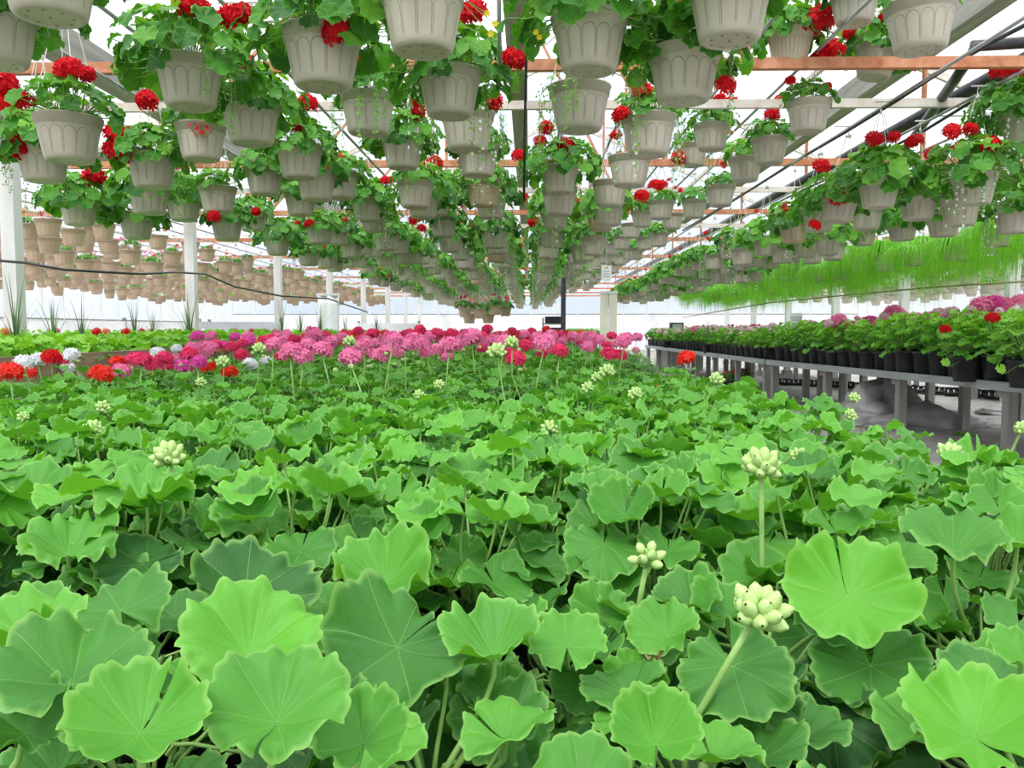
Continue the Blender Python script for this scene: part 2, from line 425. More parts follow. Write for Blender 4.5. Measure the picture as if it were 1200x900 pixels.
BUDS = [bud_cluster(s, n).mesh('bud_cluster', [MT['bud'], MT['stem']]) for s, n in ((1, 22), (2, 18), (3, 9))]

def stalk_between(name, a, b, parent, inv, r=.0019):
    a = inv @ Vector(a); b = inv @ Vector(b); mb = MB()
    mid = (a + b) / 2 + Vector(((b - a).x * -.12, (b - a).y * -.12, (b - a).length * .06))
    mb.tube([a, (a + mid) / 2 + Vector((0, 0, .002)), mid, (mid + b) / 2 + Vector((0, 0, .001)), b], r * 1.15, 8, 0, r2=r * .95, cap=True)
    return link(name, mb.mesh(name, [MT['stem']]), parent)

# =================================================================== STRUCTURE
fl = MB(); fl.box((1, 18, -.05), (44, 52, .1))
tag(link('floor', fl.mesh('floor', [MT['ground']])), kind='structure')
def strip(name, x0, x1, y0, y1, z, m, seed=1, amp=.012):
    rnd = random.Random(seed); mb = MB(); nx, ny = 18, 60; vs = []
    for j in range(ny + 1):
        for i in range(nx + 1):
            vs.append((x0 + (x1 - x0) * i / nx, y0 + (y1 - y0) * j / ny, z + rnd.uniform(0, amp) + .01 * sin(i * .9 + j * .4)))
    fs = [(j * (nx + 1) + i, j * (nx + 1) + i + 1, (j + 1) * (nx + 1) + i + 1, (j + 1) * (nx + 1) + i) for j in range(ny) for i in range(nx)]
    mb.add(vs, fs); return link(name, mb.mesh(name, [m]))
tag(strip('ground_cloth', .9, 6.5, 1.5, 20, .012, MT['fabric']), 'worn grey woven cloth covering the aisle floor beside the bench', 'ground cloth')

VL, VR, EAVE, RIDGE, XR = -4.8, 6.2, 3.05, 5.4, .7
BAYS = [(-15.8, VL, -10.3), (VL, VR, XR), (VR, 17.2, 11.7)]
YB0, YB1 = -3.0, 43.0
ceil = tag(link('ceiling', None), kind='structure')
# glass roof panes, each a pane
def pane_mesh(w, l):
    mb = MB(); mb.box((0, 0, 0), (w - .03, l - .03, .006)); return mb.mesh('roof_pane', [MT['glass']], False)
slope_len = sqrt(5.5 ** 2 + (RIDGE - EAVE) ** 2); slope_ang = atan2(RIDGE - EAVE, 5.5)
PM = pane_mesh(slope_len / 2, 2.0)
raf = MB(); raf.box((0, 0, 0), (slope_len, .045, .07)); RAF = raf.mesh('rafter', [MT['rustlight']], False)
for (x0, x1, xr) in BAYS:
    for side in (-1, 1):
        xe = x0 if side < 0 else x1
        for k in range(23):
            y = YB0 + 1 + k * 2
            for h in (0, 1):
                f = .25 + .5 * h
                p = Vector((xe + (xr - xe) * f, y, EAVE + (RIDGE - EAVE) * f + .06))
                link('roof_pane', PM, ceil, p, (0, slope_ang * side, 0))
        for k in range(12):
            y = YB0 + k * 4
            link('rafter', RAF, ceil, ((xe + xr) / 2, y, (EAVE + RIDGE) / 2), (0, slope_ang * side, 0))
        for f in (.02, .5):
            mb = MB(); mb.box((xe + (xr - xe) * f, (YB0 + YB1) / 2, EAVE + (RIDGE - EAVE) * f - .05), (.05, YB1 - YB0, .06))
            link('purlin', mb.mesh('purlin', [MT['rustlight']], False), ceil)
    mb = MB(); mb.box((xr, (YB0 + YB1) / 2, RIDGE - .06), (.08, YB1 - YB0, .14)); link('ridge_beam', mb.mesh('ridge_beam', [MT['beamwood']], False), ceil)
for i, x in enumerate((VL, VR)):
    mb = MB(); mb.box((x, (YB0 + YB1) / 2, EAVE - .02), (.26, YB1 - YB0, .10)); link('valley_gutter', mb.mesh('valley_gutter', [MT['beamwood']], False), ceil)

# outer walls: white panels below, glass above
def wall(name, a, b, hgt=1.45, top=EAVE, m='white', step=1.2):
    a, b = Vector(a), Vector(b); d = b - a; L = d.length; n = int(L / step); ang = atan2(d.y, d.x)
    w = tag(link(name, None), kind='structure')
    pm = MB(); pm.box((0, 0, 0), (L / n - .02, .04, hgt)); pm = pm.mesh('panel', [MT[m]], False)
    gm = MB(); gm.box((0, 0, 0), (L / n - .02, .008, top - hgt - .04)); gm = gm.mesh('pane', [MT['glass']], False)
    um = MB(); um.box((0, 0, 0), (.05, .07, top)); um = um.mesh('mullion', [MT['whitewood']], False)
    for i in range(n):
        p = a + d * (i + .5) / n
        link('panel', pm, w, (p.x, p.y, hgt / 2), (0, 0, ang))
        link('pane', gm, w, (p.x, p.y, hgt + .03 + (top - hgt) / 2 - .02), (0, 0, ang))
        q = a + d * i / n; link('mullion', um, w, (q.x, q.y, top / 2), (0, 0, ang))
    mb = MB(); mb.beam(a + Vector((0, 0, hgt)), b + Vector((0, 0, hgt)), .06, .05)
    link('sill', mb.mesh('sill', [MT['greywood']], False), w)
wall('wall_left', (-15.8, YB0, 0), (-15.8, YB1, 0))
wall('wall_right', (17.2, YB1, 0), (17.2, YB0, 0))
wall('wall_back', (-15.8, YB1, 0), (17.2, YB1, 0), 1.9)

# posts
def post(x, y, w, h, label, m='whitewood', name='wooden_post'):
    t = thing(name, (x, y, 0), label, 'post')
    mb = MB(); mb.box((0, 0, h / 2), (w, w, h)); link('shaft', mb.mesh('shaft', [MT[m]], False), t)
    mb = MB(); mb.box((0, 0, .06), (w * 1.5, w * 1.5, .12)); link('footing', mb.mesh('footing', [MT['ground']], False), t)
    return t
nth = ['nearest', 'second', 'third', 'fourth', 'fifth', 'sixth', 'seventh', 'eighth', 'ninth']
for i in range(8):
    lab = 'wide weathered white post at the far left edge, nearest of the left row' if i == 0 else \
        f'white wooden post in the row left of the pink flowers, {nth[i]} from the camera'
    post(VL, 7.5 + 4.0 * i, .13, EAVE - .07, lab)
for i in range(6):
    post(VR, 10.6 + 3.0 * i, .13, EAVE - .07, f'white post behind the right flower bench, {nth[i]} from the camera')
pp = at(660, 392, 9.0)
t = thing('black_pole', (pp.x, pp.y, 0), 'thin black upright pole behind the far pink flowers right of centre', 'pole')
mb = MB(); mb.tube([(0, 0, 0), (0, 0, at(660, 326, 9.0).z)], .028, 10, cap=True); link('shaft', mb.mesh('shaft', [MT['hose']]), t)
mb = MB(); mb.box((0, 0, .01), (.16, .16, .02)); link('base_plate', mb.mesh('base_plate', [MT['hose']], False), t)
pc = at(713, 375, 16)
t = thing('cream_partition', (pc.x, pc.y, 0), 'cream upright panel at the end of the aisle, beside the white back wall', 'partition')
for k in (-.5, .5):
    mb = MB(); mb.box((k * .17, 0, .9), (.155, .05, 1.8)); link('panel', mb.mesh('panel', [MT['cream']], False), t)
mb = MB(); mb.box((0, 0, 1.82), (.36, .07, .05)); link('cap_rail', mb.mesh('cap_rail', [MT['whitewood']], False), t)
t = thing('white_tarp', (at(385, 360, 13.5).x, 13.5, 0), 'white plastic sheet hung against the posts left of centre', 'sheet')
rnd = random.Random(5); mb = MB(); vs = []
for j in range(9):
    for i in range(7): vs.append(((i - 3) * .05 * (1 + .2 * (j / 8)), .03 * sin(i * 2.1 + j * .5), .3 + j * .17))
mb.add(vs, [(j * 7 + i, j * 7 + i + 1, (j + 1) * 7 + i + 1, (j + 1) * 7 + i) for j in range(8) for i in range(6)])
so = link('sheet', mb.mesh('sheet', [MT['white']]), t); sm = so.modifiers.new('t', 'SOLIDIFY'); sm.thickness = .004
mb = MB(); mb.box((0, 0, 1.68), (.4, .04, .04)); mb.box((0, .05, .84), (.05, .05, 1.68)); link('support', mb.mesh('support', [MT['whitewood']], False), t)
# low white partition and grey sheets beyond the left bed
for i, (px, w, m, lab, d) in enumerate([(280, 1.6, 'greysheet', 'grey metal sheet standing beyond the left bed', 15), (60, 2.6, 'white', 'white board standing beyond the left bed, leftmost', 14), (200, 1.6, 'white', 'white board beyond the left bed between two posts', 16.2),
                                   (455, 1.5, 'white', 'low white board behind the left row of posts', 19)]):
    p = at(px, 360, d)
    t = thing('partition_board', (p.x, d, 0), lab, 'board')
    mb = MB(); mb.box((0, 0, .62), (w, .03, 1.24)); link('board', mb.mesh('board', [MT[m]], False), t)
    mb = MB(); mb.box((-w / 2 + .04, .04, .65), (.05, .05, 1.3)); mb.box((w / 2 - .04, .04, .65), (.05, .05, 1.3)); link('frame', mb.mesh('frame', [MT['greywood']], False), t)

# trusses
CH = CAM_H + 1.6
def truss(y, lab, m='rust'):
    t = thing('roof_truss', (0, y, CH), lab, 'truss', 'rusty roof trusses one behind another')
    for (x0, x1, xr) in BAYS:
        mb = MB(); mb.box(((x0 + x1) / 2, 0, 0), (x1 - x0 - .1, .05, .065)); link('bottom_chord', mb.mesh('bottom_chord', [MT[m]], False), t)
        for k in (range(1, 9, 2) if x0 == VL else ()):
            x = x0 + (x1 - x0) * k / 9
            zt = EAVE + (RIDGE - EAVE) * (1 - abs(x - xr) / 5.5) - CH
            mb = MB(); mb.box((x, 0, zt / 2), (.035, .035, zt)); link('strut', mb.mesh('strut', [MT[m]], False), t)
            x2 = x0 + (x1 - x0) * (k + (1 if k < 4.5 else -1)) / 9
            z2 = EAVE + (RIDGE - EAVE) * (1 - abs(x2 - xr) / 5.5) - CH
            if k in (3, 7): continue
            mb = MB(); mb.beam((x, 0, .02), (x2, 0, z2 - .02), .03, .03); link('diagonal_brace', mb.mesh('diagonal_brace', [MT[m]], False), t)
for i, y in enumerate([1.3, 5.05, 7.96, 11.25, 14.6, 18.0, 21.5, 25, 28.5, 32, 35.5, 39]):
    truss(y, 'rusty orange roof truss with upright struts above the hanging baskets')
for y in (6.0, 9.6, 12.9):
    t = thing('cross_bar', ((VL + VR) / 2, y, CH + .02), 'thin pale cross bar between two rusty trusses', 'bar', 'pale cross bars under the roof')
    mb = MB(); mb.box((0, 0, 0), (VR - VL - .1, .04, .06)); link('bar', mb.mesh('bar', [MT['rustlight']], False), t)
# big grey beam upper right and pipes
mb = MB(); mb.box((0, 18, 0), (.17, 40, .24)); o = link('long_beam', mb.mesh('long_beam', [MT['beamwood']], False), None, (3.6, 0, CAM_H + 2.6))
tag(o, 'long grey wooden beam running back at the upper right', 'beam')
mb = MB(); mb.box((0, 18, 0), (.16, 40, .2)); o = link('long_beam', mb.mesh('long_beam', [MT['beamwood']], False), None, (-.1, 0, CAM_H + 2.3))
tag(o, 'long grey wooden beam running back above the middle baskets', 'beam')
mb = MB(); mb.box((0, 18, 0), (.16, 40, .22)); o = link('long_beam', mb.mesh('long_beam', [MT['beamwood']], False), None, (-3.3, 0, CAM_H + 2.0))
tag(o, 'long grey wooden beam running back at the upper left', 'beam')
def pipe(pts, r, lab, m='hose', name='heating_pipe', cat='pipe', n=10, group=None):
    mb = MB(); mb.tube(pts, r, n, cap=True); return tag(link(name, mb.mesh(name, [MT[m]])), lab, cat, group)
pipe([(3.55, 2, CAM_H + 1.93), (3.5, 14, CAM_H + 1.9), (3.5, 34, CAM_H + 1.9)], .055, 'thick dark heating pipe running back under the right roof slope')
a = [at(1300, 45, 5.2), at(1200, 50, 5.2), at(1140, 54, 5.2), at(1133, 72, 5.2), at(1118, 95, 5.6), at(1075, 155, 7.0), at(1060, 175, 7.4)]
pipe(a, .035, 'dark bent pipe descending in front of the rusty truss at upper right', 'hose', 'bent_pipe')
def sag(p, q, n=10, s=.15):
    return [p.lerp(q, i / n) - Vector((0, 0, s * 4 * (i / n) * (1 - i / n))) for i in range(n + 1)]
pipe([at(1300, -8, 4.6), at(1200, 30, 4.8), at(1165, 48, 5), at(1105, 82, 5.1), at(1050, 118, 5.6), at(990, 155, 6.4), at(935, 187, 7.6), at(880, 222, 9), at(800, 270, 13)], .014, 'black hose snaking back along the roof at upper right', 'hose', 'irrigation_hose', 'hose', 7)
pipe([at(1230, 75, 5.2), at(1150, 112, 5.6), at(1080, 155, 6.4), at(1000, 195, 7.6), at(905, 240, 10)], .012, 'thin black hose below the thick pipe at upper right', 'hose', 'irrigation_hose', 'hose', 7)
pipe([at(-20, 304, 6.9), at(30, 308, 6.9), at(75, 316, 6.95), at(125, 319, 7.2), at(165, 321, 7.6), at(205, 319, 8.6), at(240, 321, 9.6), at(275, 336, 10.5), at(330, 347, 11.3), at(385, 350, 13), at(431, 366, 15.45)], .012, 'black cable slung between the left white posts', 'hose', 'slung_cable', 'cable', 7)
pipe([at(620, -40, 3.2), at(617, 60, 3.4), at(615, 150, 3.6), at(614, 235, 3.7)], .006, 'thin dark cord hanging down behind the middle baskets', 'hose', 'dangling_rope', 'rope', 6)
pipe([at(584, -60, 3.0), at(585, 30, 3.1), at(586, 75, 3.2)], .008, 'thin grey rod hanging above the middle baskets', 'pipe', 'hanging_rod', 'rod', 6)
pipe([at(800, 372, 26), at(900, 355, 17), at(1000, 345, 13), at(1100, 336, 11), at(1230, 328, 9.5)], .014, 'brown hose slung behind the green trailing baskets', 'brownboard', 'slung_cable', 'cable', 6)

# =================================================================== MAIN BED
BX0, BX1, BTOP = -1.95, .70, .61
bench = thing('growing_bench', ((BX0 + BX1) / 2, 0, 0), 'low wooden bench that carries the foreground geraniums', 'bench')
bw = BX1 - BX0
for side in (-1, 1):
    mb = MB(); mb.box((side * (bw / 2 - .015), 7.6, BTOP + .0), (.03, 15.6, .10)); link('side_board', mb.mesh('side_board', [MT['greywood']], False), bench)
sl = MB(); sl.box((0, 0, 0), (bw - .06, .09, .018)); SL = sl.mesh('slat', [MT['greywood']], False)
for k in range(140): link('slat', SL, bench, (0, -.15 + k * .112, BTOP - .012))
lg = MB(); lg.box((0, 0, (BTOP - .03) / 2), (.09, .09, BTOP - .03)); LG = lg.mesh('leg', [MT['greywood']], False)
for k in range(6):
    for side in (-1, 1): link('leg', LG, bench, (side * (bw / 2 - .08), .3 + k * 2.9, 0))
# pot + tray
mb = MB(); mb.lathe([(.040, 0), (.044, .005), (.054, .098), (.058, .098), (.058, .108), (.054, .108), (.052, .095)], 16, 0, True); POTS = mb.mesh('nursery_pot', [MT['black_pot']])
mb = MB(); mb.lathe([(.053, .094), (.03, .099), (.004, .101)], 12); SOILS = mb.mesh('soil', [MT['soil']])
mb = MB()
for i in range(6): mb.box((-.25 + i * .1, 0, .03), (.006, .4, .05))
for i in range(5): mb.box((0, -.2 + i * .1, .03), (.5, .006, .05))
for i in range(11):
    mb.box((-.25 + i * .05, 0, .005), (.004, .4, .006))
for i in range(9): mb.box((0, -.2 + i * .05, .005), (.5, .004, .006))
TRAY = mb.mesh('carrier_tray', [MT['black']], False)
for j in range(8):
    for i in range(5):
        tag(link('carrier_tray', TRAY, None, (BX0 + .33 + i * .51, .3 + j * .41, BTOP - .002)), 'black plastic grid tray under the geranium pots', 'tray', 'grid trays under the geraniums')

CAN = CAM_H - .18
# plant templates
def make_tpl(seed, n, rad, zlo, zhi, size, stem_h, tones, mat='leaf', hi=True):
    lv = plant_leaves(seed, n, rad, zlo, zhi, size, hi, stem_h, tones)
    st = MB(); st.tube([(0, 0, -.01), (.004, .002, stem_h * .5), (-.002, .004, stem_h)], .0055, 7, 0, r2=.004, cap=True)
    rnd = random.Random(seed)
    for k in range(3):
        a = rnd.uniform(0, 6); st.tube([(0, 0, stem_h * .3 * (k + .5) / 2), (cos(a) * .02, sin(a) * .02, stem_h * .5), (cos(a) * .035, sin(a) * .035, stem_h * .95)], .004, 6, 0, r2=.003)
    return [m.mesh('leaf', [MT[mat], MT['stem']]) for m in lv], st.mesh('stem', [MT['stem']])
Z0 = BTOP + .10   # soil level
TP_MAIN = [make_tpl(20 + s, 31, .115, .05, .215, (.05, .092), .11, (.15, .85)) for s in range(7)]
TP_LOW = [make_tpl(60 + s, 20, .12, .03, .13, (.05, .085), .08, (.05, .55)) for s in range(4)]
TP_FLOW = [make_tpl(90 + s, 24, .11, .06, .21, (.045, .082), .11, (.1, .6)) for s in range(5)]
def joined(seed, n, rad, zlo, zhi, size, stem_h, tones, mat):
    m = merge(plant_leaves(seed, n, rad, zlo, zhi, size, False, stem_h, tones))
    return m.mesh('foliage', [MT[mat], MT['stem']])
FO_FLOW = [joined(120 + s, 20, .12, .06, .21, (.045, .08), .11, (.1, .7), 'leaf') for s in range(4)]

plants = []   # (root, x, y, rot)
def pot_plant(x, y, tpl, label, group, rnd, name='leafy_geranium', z0=None):
    rz = rnd.uniform(0, 6.28)
    t = thing(name, (x, y, BTOP), label, 'plant', group, rz)
    s = rnd.uniform(.92, 1.08)
    link('nursery_pot', POTS, t); link('soil', SOILS, t)
    lv, st = tpl
    link('stem', st, t, (0, 0, .10))
    for m in lv: link('leaf', m, t, (0, 0, .10), None, (1, 1, s))
    return t, rz

rnd = random.Random(3)
grid = []
j = 0; y = .20
while y < 12.5:
    sp = .195 if y < 2.3 else .235
    n = int((BX1 - BX0 - .16) / sp); off = .5 * (j % 2)
    for i in range(n + 1):
        x = BX0 + .13 + (i + off * .9) * sp + rnd.uniform(-.02, .02)
        if x > BX1 - .06 or x < BX0 + .08: continue
        yy = y + rnd.uniform(-.025, .025)
        if x < -.68 * yy - .28: continue
        grid.append((x, yy))
    y += sp * .9; j += 1
leafy = []; flowery = []
for (x, yy) in grid:
    edge = 2.25 + .35 * sin(x * 3.1) + (.25 if x > .1 else 0) * 2.2
    (leafy if yy < edge else flowery).append((x, yy))
flowery.sort(key=lambda p: p[1])
print('leafy', len(leafy), 'flowery', len(flowery))
PL = []
for (x, yy) in leafy:
    if yy < .82: tpl = rnd.choice(TP_LOW); lab = 'leafy green geranium in the front rows at the bottom of the photo'; g = 'front row leafy geraniums'
    elif yy < 1.5: tpl = rnd.choice(TP_MAIN); lab = 'leafy green geranium in the middle rows of the foreground bed'; g = 'middle row leafy geraniums'
    else: tpl = rnd.choice(TP_MAIN); lab = 'leafy green geranium in the back rows just before the pink flowers'; g = 'back row leafy geraniums'
    t, rz = pot_plant(x, yy, tpl, lab, g, rnd)
    PL.append((t, x, yy, rz, 'leafy'))
ORD = ['first', 'second', 'third', 'fourth', 'fifth', 'sixth', 'seventh', 'eighth', 'ninth', 'tenth', 'eleventh', 'twelfth', 'thirteenth', 'fourteenth']
rws = {}
for q in PL: rws.setdefault(round(q[2] / .18), []).append(q)
for ri, rk in enumerate(sorted(rws)):
    if ri > 6: break
    lst = sorted(rws[rk], key=lambda q: q[1])
    for k, q in enumerate(lst):
        q[0]['label'] = f'leafy green geranium in the {ORD[ri]} row from the bottom of the photo, {ORD[k]} from left'
        del q[0]['group']
def nearest(p, lst):
    return min(lst, key=lambda q: (q[1] - p.x) ** 2 + (q[2] - p.y) ** 2)
def inv_of(q, zb):
    return (Matrix.Translation((q[1], q[2], zb)) @ Matrix.Rotation(q[3], 4, 'Z')).inverted()

# hero leaves: px, py, width px, height below camera, tilt toward camera deg, roll deg, heading deg, tone, cup
HL = [
 (85,818,190,.20,14,0,20,.35,.20),(292,778,170,.20,26,4,10,.80,.30),(325,862,180,.19,24,-3,0,.65,.25),(165,878,170,.18,20,2,170,.65,.2),
 (38,766,150,.20,8,-18,60,.85,.25),(142,726,125,.23,22,-14,40,.30,.05),(288,706,155,.22,22,14,-30,.22,.10),(80,657,108,.22,16,8,30,.55,.3),
 (168,668,108,.24,18,0,120,.2,.05),(352,652,86,.22,20,0,180,.55,.1),(172,598,115,.19,4,-6,20,.9,.35),(292,612,95,.21,20,12,170,.7,.2),
 (14,668,90,.27,35,0,0,.1,.1),(35,590,100,.20,8,0,90,.75,.3),(385,722,66,.26,38,0,0,.5,.1),(30,880,110,.22,22,0,70,.5,.2),
 (466,768,185,.23,24,12,150,.22,.10),(450,690,118,.22,28,-4,0,.85,.3),(590,846,128,.28,52,3,165,.55,.04),(488,860,138,.30,52,8,175,.2,.02),
 (425,888,120,.21,28,0,20,.6,.2),(543,657,66,.25,34,-12,150,.5,.1),(648,662,62,.27,50,0,150,.4,.1),(590,640,60,.27,40,5,0,.2,.1),
 (708,640,102,.22,26,0,170,.45,-.12),(580,778,128,.23,10,-5,30,.65,.3),(664,766,96,.24,30,0,0,.6,.1),(702,728,76,.26,40,6,10,.6,.2),
 (632,706,44,.29,55,0,170,.75,.1),(593,718,38,.29,50,0,90,.7,.1),(800,672,78,.28,42,-20,160,.08,.05),(746,812,80,.28,42,-6,0,.7,.2),
 (682,822,76,.30,30,0,60,.55,.2),(768,886,112,.22,30,0,0,.75,.25),(782,752,92,.25,22,-12,40,.6,.2),(858,788,142,.24,34,-8,175,.3,-.05),
 (993,702,158,.22,38,6,175,.9,.16),(1020,786,142,.27,32,0,160,.45,.08),(1118,648,124,.19,16,8,30,.55,.3),(1142,872,160,.19,26,0,10,.8,.2),
 (1165,806,130,.24,34,26,30,.15,-.1),(975,852,135,.30,42,-10,160,.05,.0),(1068,838,110,.32,40,10,40,.02,.05),(908,632,70,.25,36,0,170,.6,.2),
 (852,664,78,.26,34,-6,20,.55,.1),(978,634,86,.25,34,18,170,.5,.1),(858,862,82,.28,46,0,160,.4,.1),(898,832,84,.28,40,14,0,.4,.1),
 (1086,722,52,.25,40,0,20,.45,.1),(1106,700,54,.24,40,0,160,.5,.1),(1192,640,92,.20,18,0,50,.6,.3),(1196,770,70,.20,22,0,120,.7,.2),
 (640,542,66,.19,12,0,170,.6,.25),(550,558,72,.20,16,6,60,.5,.1),(592,571,66,.21,14,0,0,.6,.25),(694,575,64,.22,26,0,160,.55,.1),
 (752,540,82,.19,20,-8,150,.4,.0),(690,530,60,.19,16,0,0,.75,.2),(590,600,52,.23,34,0,180,.5,.1),(500,553,62,.21,20,-12,150,.3,.05),
 (472,534,46,.19,30,0,0,.85,.2),(540,620,76,.25,30,0,160,.1,.05),(760,604,72,.23,26,0,150,.35,-.1),(430,640,70,.23,24,0,30,.6,.1),
 (1000,612,60,.22,30,0,0,.5,.1),(1060,560,70,.20,18,0,170,.55,.1),(1170,590,74,.2,20,10,0,.6,.2),(950,560,72,.2,20,0,20,.45,.2),
 (1145,545,80,.19,14,0,160,.7,.2),(830,600,70,.23,24,0,40,.4,.1),(820,560,60,.21,22,0,0,.55,.2),(400,592,72,.21,20,0,20,.7,.2),
 (250,560,90,.20,14,0,160,.35,.15),(100,620,76,.23,22,0,0,.35,.1),(230,640,70,.24,28,0,30,.3,.1),(215,700,70,.28,34,0,30,.12,.05),
 (545,740,60,.32,40,0,0,.15,.1),(635,690,50,.33,40,0,0,.1,.1),(930,745,70,.33,42,0,0,.08,.1),(1050,690,60,.31,38,0,0,.2,.1),
]
LP = [q for q in PL]
for i, (px, py, w, dz, tilt, roll, hd, tone, cup) in enumerate(HL):
    d = dz * FPX / (py - HORIZON)
    c = at(px, py, d)
    if c.x > BX1 + .1: pass
    dia = w * d / FPX
    c.z = CAM_H - dz
    q = nearest(Vector((c.x, c.y + .03, 0)), LP); inv = inv_of(q, BTOP)
    r3 = random.Random(500 + i)
    view = Vector((-c.x, -c.y, 0)).normalized(); right = Vector((view.y, -view.x, 0)) * -1
    n = Vector((0, 0, 1)) * cos(radians(tilt)) + view * sin(radians(tilt))
    n = Matrix.Rotation(radians(roll), 3, 'Y') @ n
    tdir = Matrix.Rotation(radians(hd), 3, 'Z') @ Vector((0, 1, 0))
    cl = inv @ c; n3 = inv.to_3x3() @ n; t3 = inv.to_3x3() @ tdir
    mb = MB()
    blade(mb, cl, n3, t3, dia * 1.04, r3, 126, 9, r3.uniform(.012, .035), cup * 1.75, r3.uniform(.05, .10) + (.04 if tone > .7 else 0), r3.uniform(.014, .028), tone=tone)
    petiole(mb, (0, 0, .15), cl, n3, .0021, 8, 8)
    link('leaf', mb.mesh('leaf', [MT['leaf'], MT['stem']]), q[0])

# bud umbels: px, py of the head, width px, distance, foot px, py
BU = [
 (880,731,70,.54,800,868,0,'two toned green bud cluster leaning right, largest in the foreground'),
 (757,664,42,.70,742,745,2,None),(892,557,48,.80,893,680,0,None),(200,544,38,.95,215,600,1,None),(1108,540,32,1.15,1078,585,0,None),
 (110,508,22,1.35,116,540,1,None),(490,468,16,2.2,478,510,1,None),(645,508,22,1.45,648,530,1,None),(120,482,18,1.7,116,500,1,None),
 (583,418,22,2.3,588,450,1,None),(600,407,18,2.4,600,440,1,None),(712,440,18,2.3,715,462,1,None),(700,446,14,2.3,702,462,1,None),(689,458,15,2.0,690,470,1,None),
 (745,466,17,1.9,748,485,1,None),(837,450,19,1.9,826,475,0,None),(1000,470,14,2.0,996,482,1,None),(993,490,16,1.7,983,500,1,None),(937,538,20,1.2,940,550,1,None),
 (262,430,18,2.6,262,455,1,None),(235,452,14,2.4,232,465,1,None),(304,414,17,2.6,302,450,1,None),(15,565,24,1.1,20,590,1,None),(515,455,14,2.2,514,470,1,None),
 (1195,508,20,1.25,1185,530,1,None),(28,492,14,1.6,30,505,1,None),(410,405,16,2.8,411,440,1,None),(902,490,16,1.9,905,505,1,None),
]
for i, (px, py, w, d, fx, fy, v, lab) in enumerate(BU):
    c = at(px, py, d); foot = at(fx, fy, d + .01)
    q = nearest(c, LP); inv = inv_of(q, BTOP)
    low = foot.copy(); low.z = min(low.z, CAM_H - .24); low += (foot - c) * .25
    base = Vector((q[1] * .3 + foot.x * .7, q[2] * .3 + foot.y * .7, BTOP + .17))
    r = .0024 if w > 30 else .0019
    a1 = inv @ base; a2 = inv @ foot; a3 = inv @ c
    mb = MB(); pts = [a1, a1.lerp(a2, .6), a2, a2.lerp(a3, .5), a3]
    mb.tube(pts, r * 1.15, 8, 0, r2=r, cap=True)
    st = link('flower_stalk', mb.mesh('flower_stalk', [MT['stem']]), q[0])
    rad = w * d / FPX / 2 * 1.15
    up = (a3 - a2).normalized()
    bo = link('bud_cluster', BUDS[v if v else (0 if w > 25 else 1)], st, a3 + up * rad * .4, up.to_track_quat('Z', 'Y').to_euler(), rad)
    if i == 0: bo['label'] = 'pale green and cream closed buds'
# a few dry bits
for i, (px, py, d, s) in enumerate([(575, 682, .9, .022), (552, 762, .68, .014), (772, 776, .62, .018), (615, 752, .7, .02)]):
    c = at(px, py, d); q = nearest(c, LP); inv = inv_of(q, BTOP); mb = MB()
    blade(mb, inv @ c, (0, -.6, .8), (1, 0, 0), s, random.Random(i), 21, 3, .1, .9, .4, 0)
    o = link('leaf', mb.mesh('leaf', [MT['dry']]), q[0]); o['label'] = 'small shrivelled brown leaf'

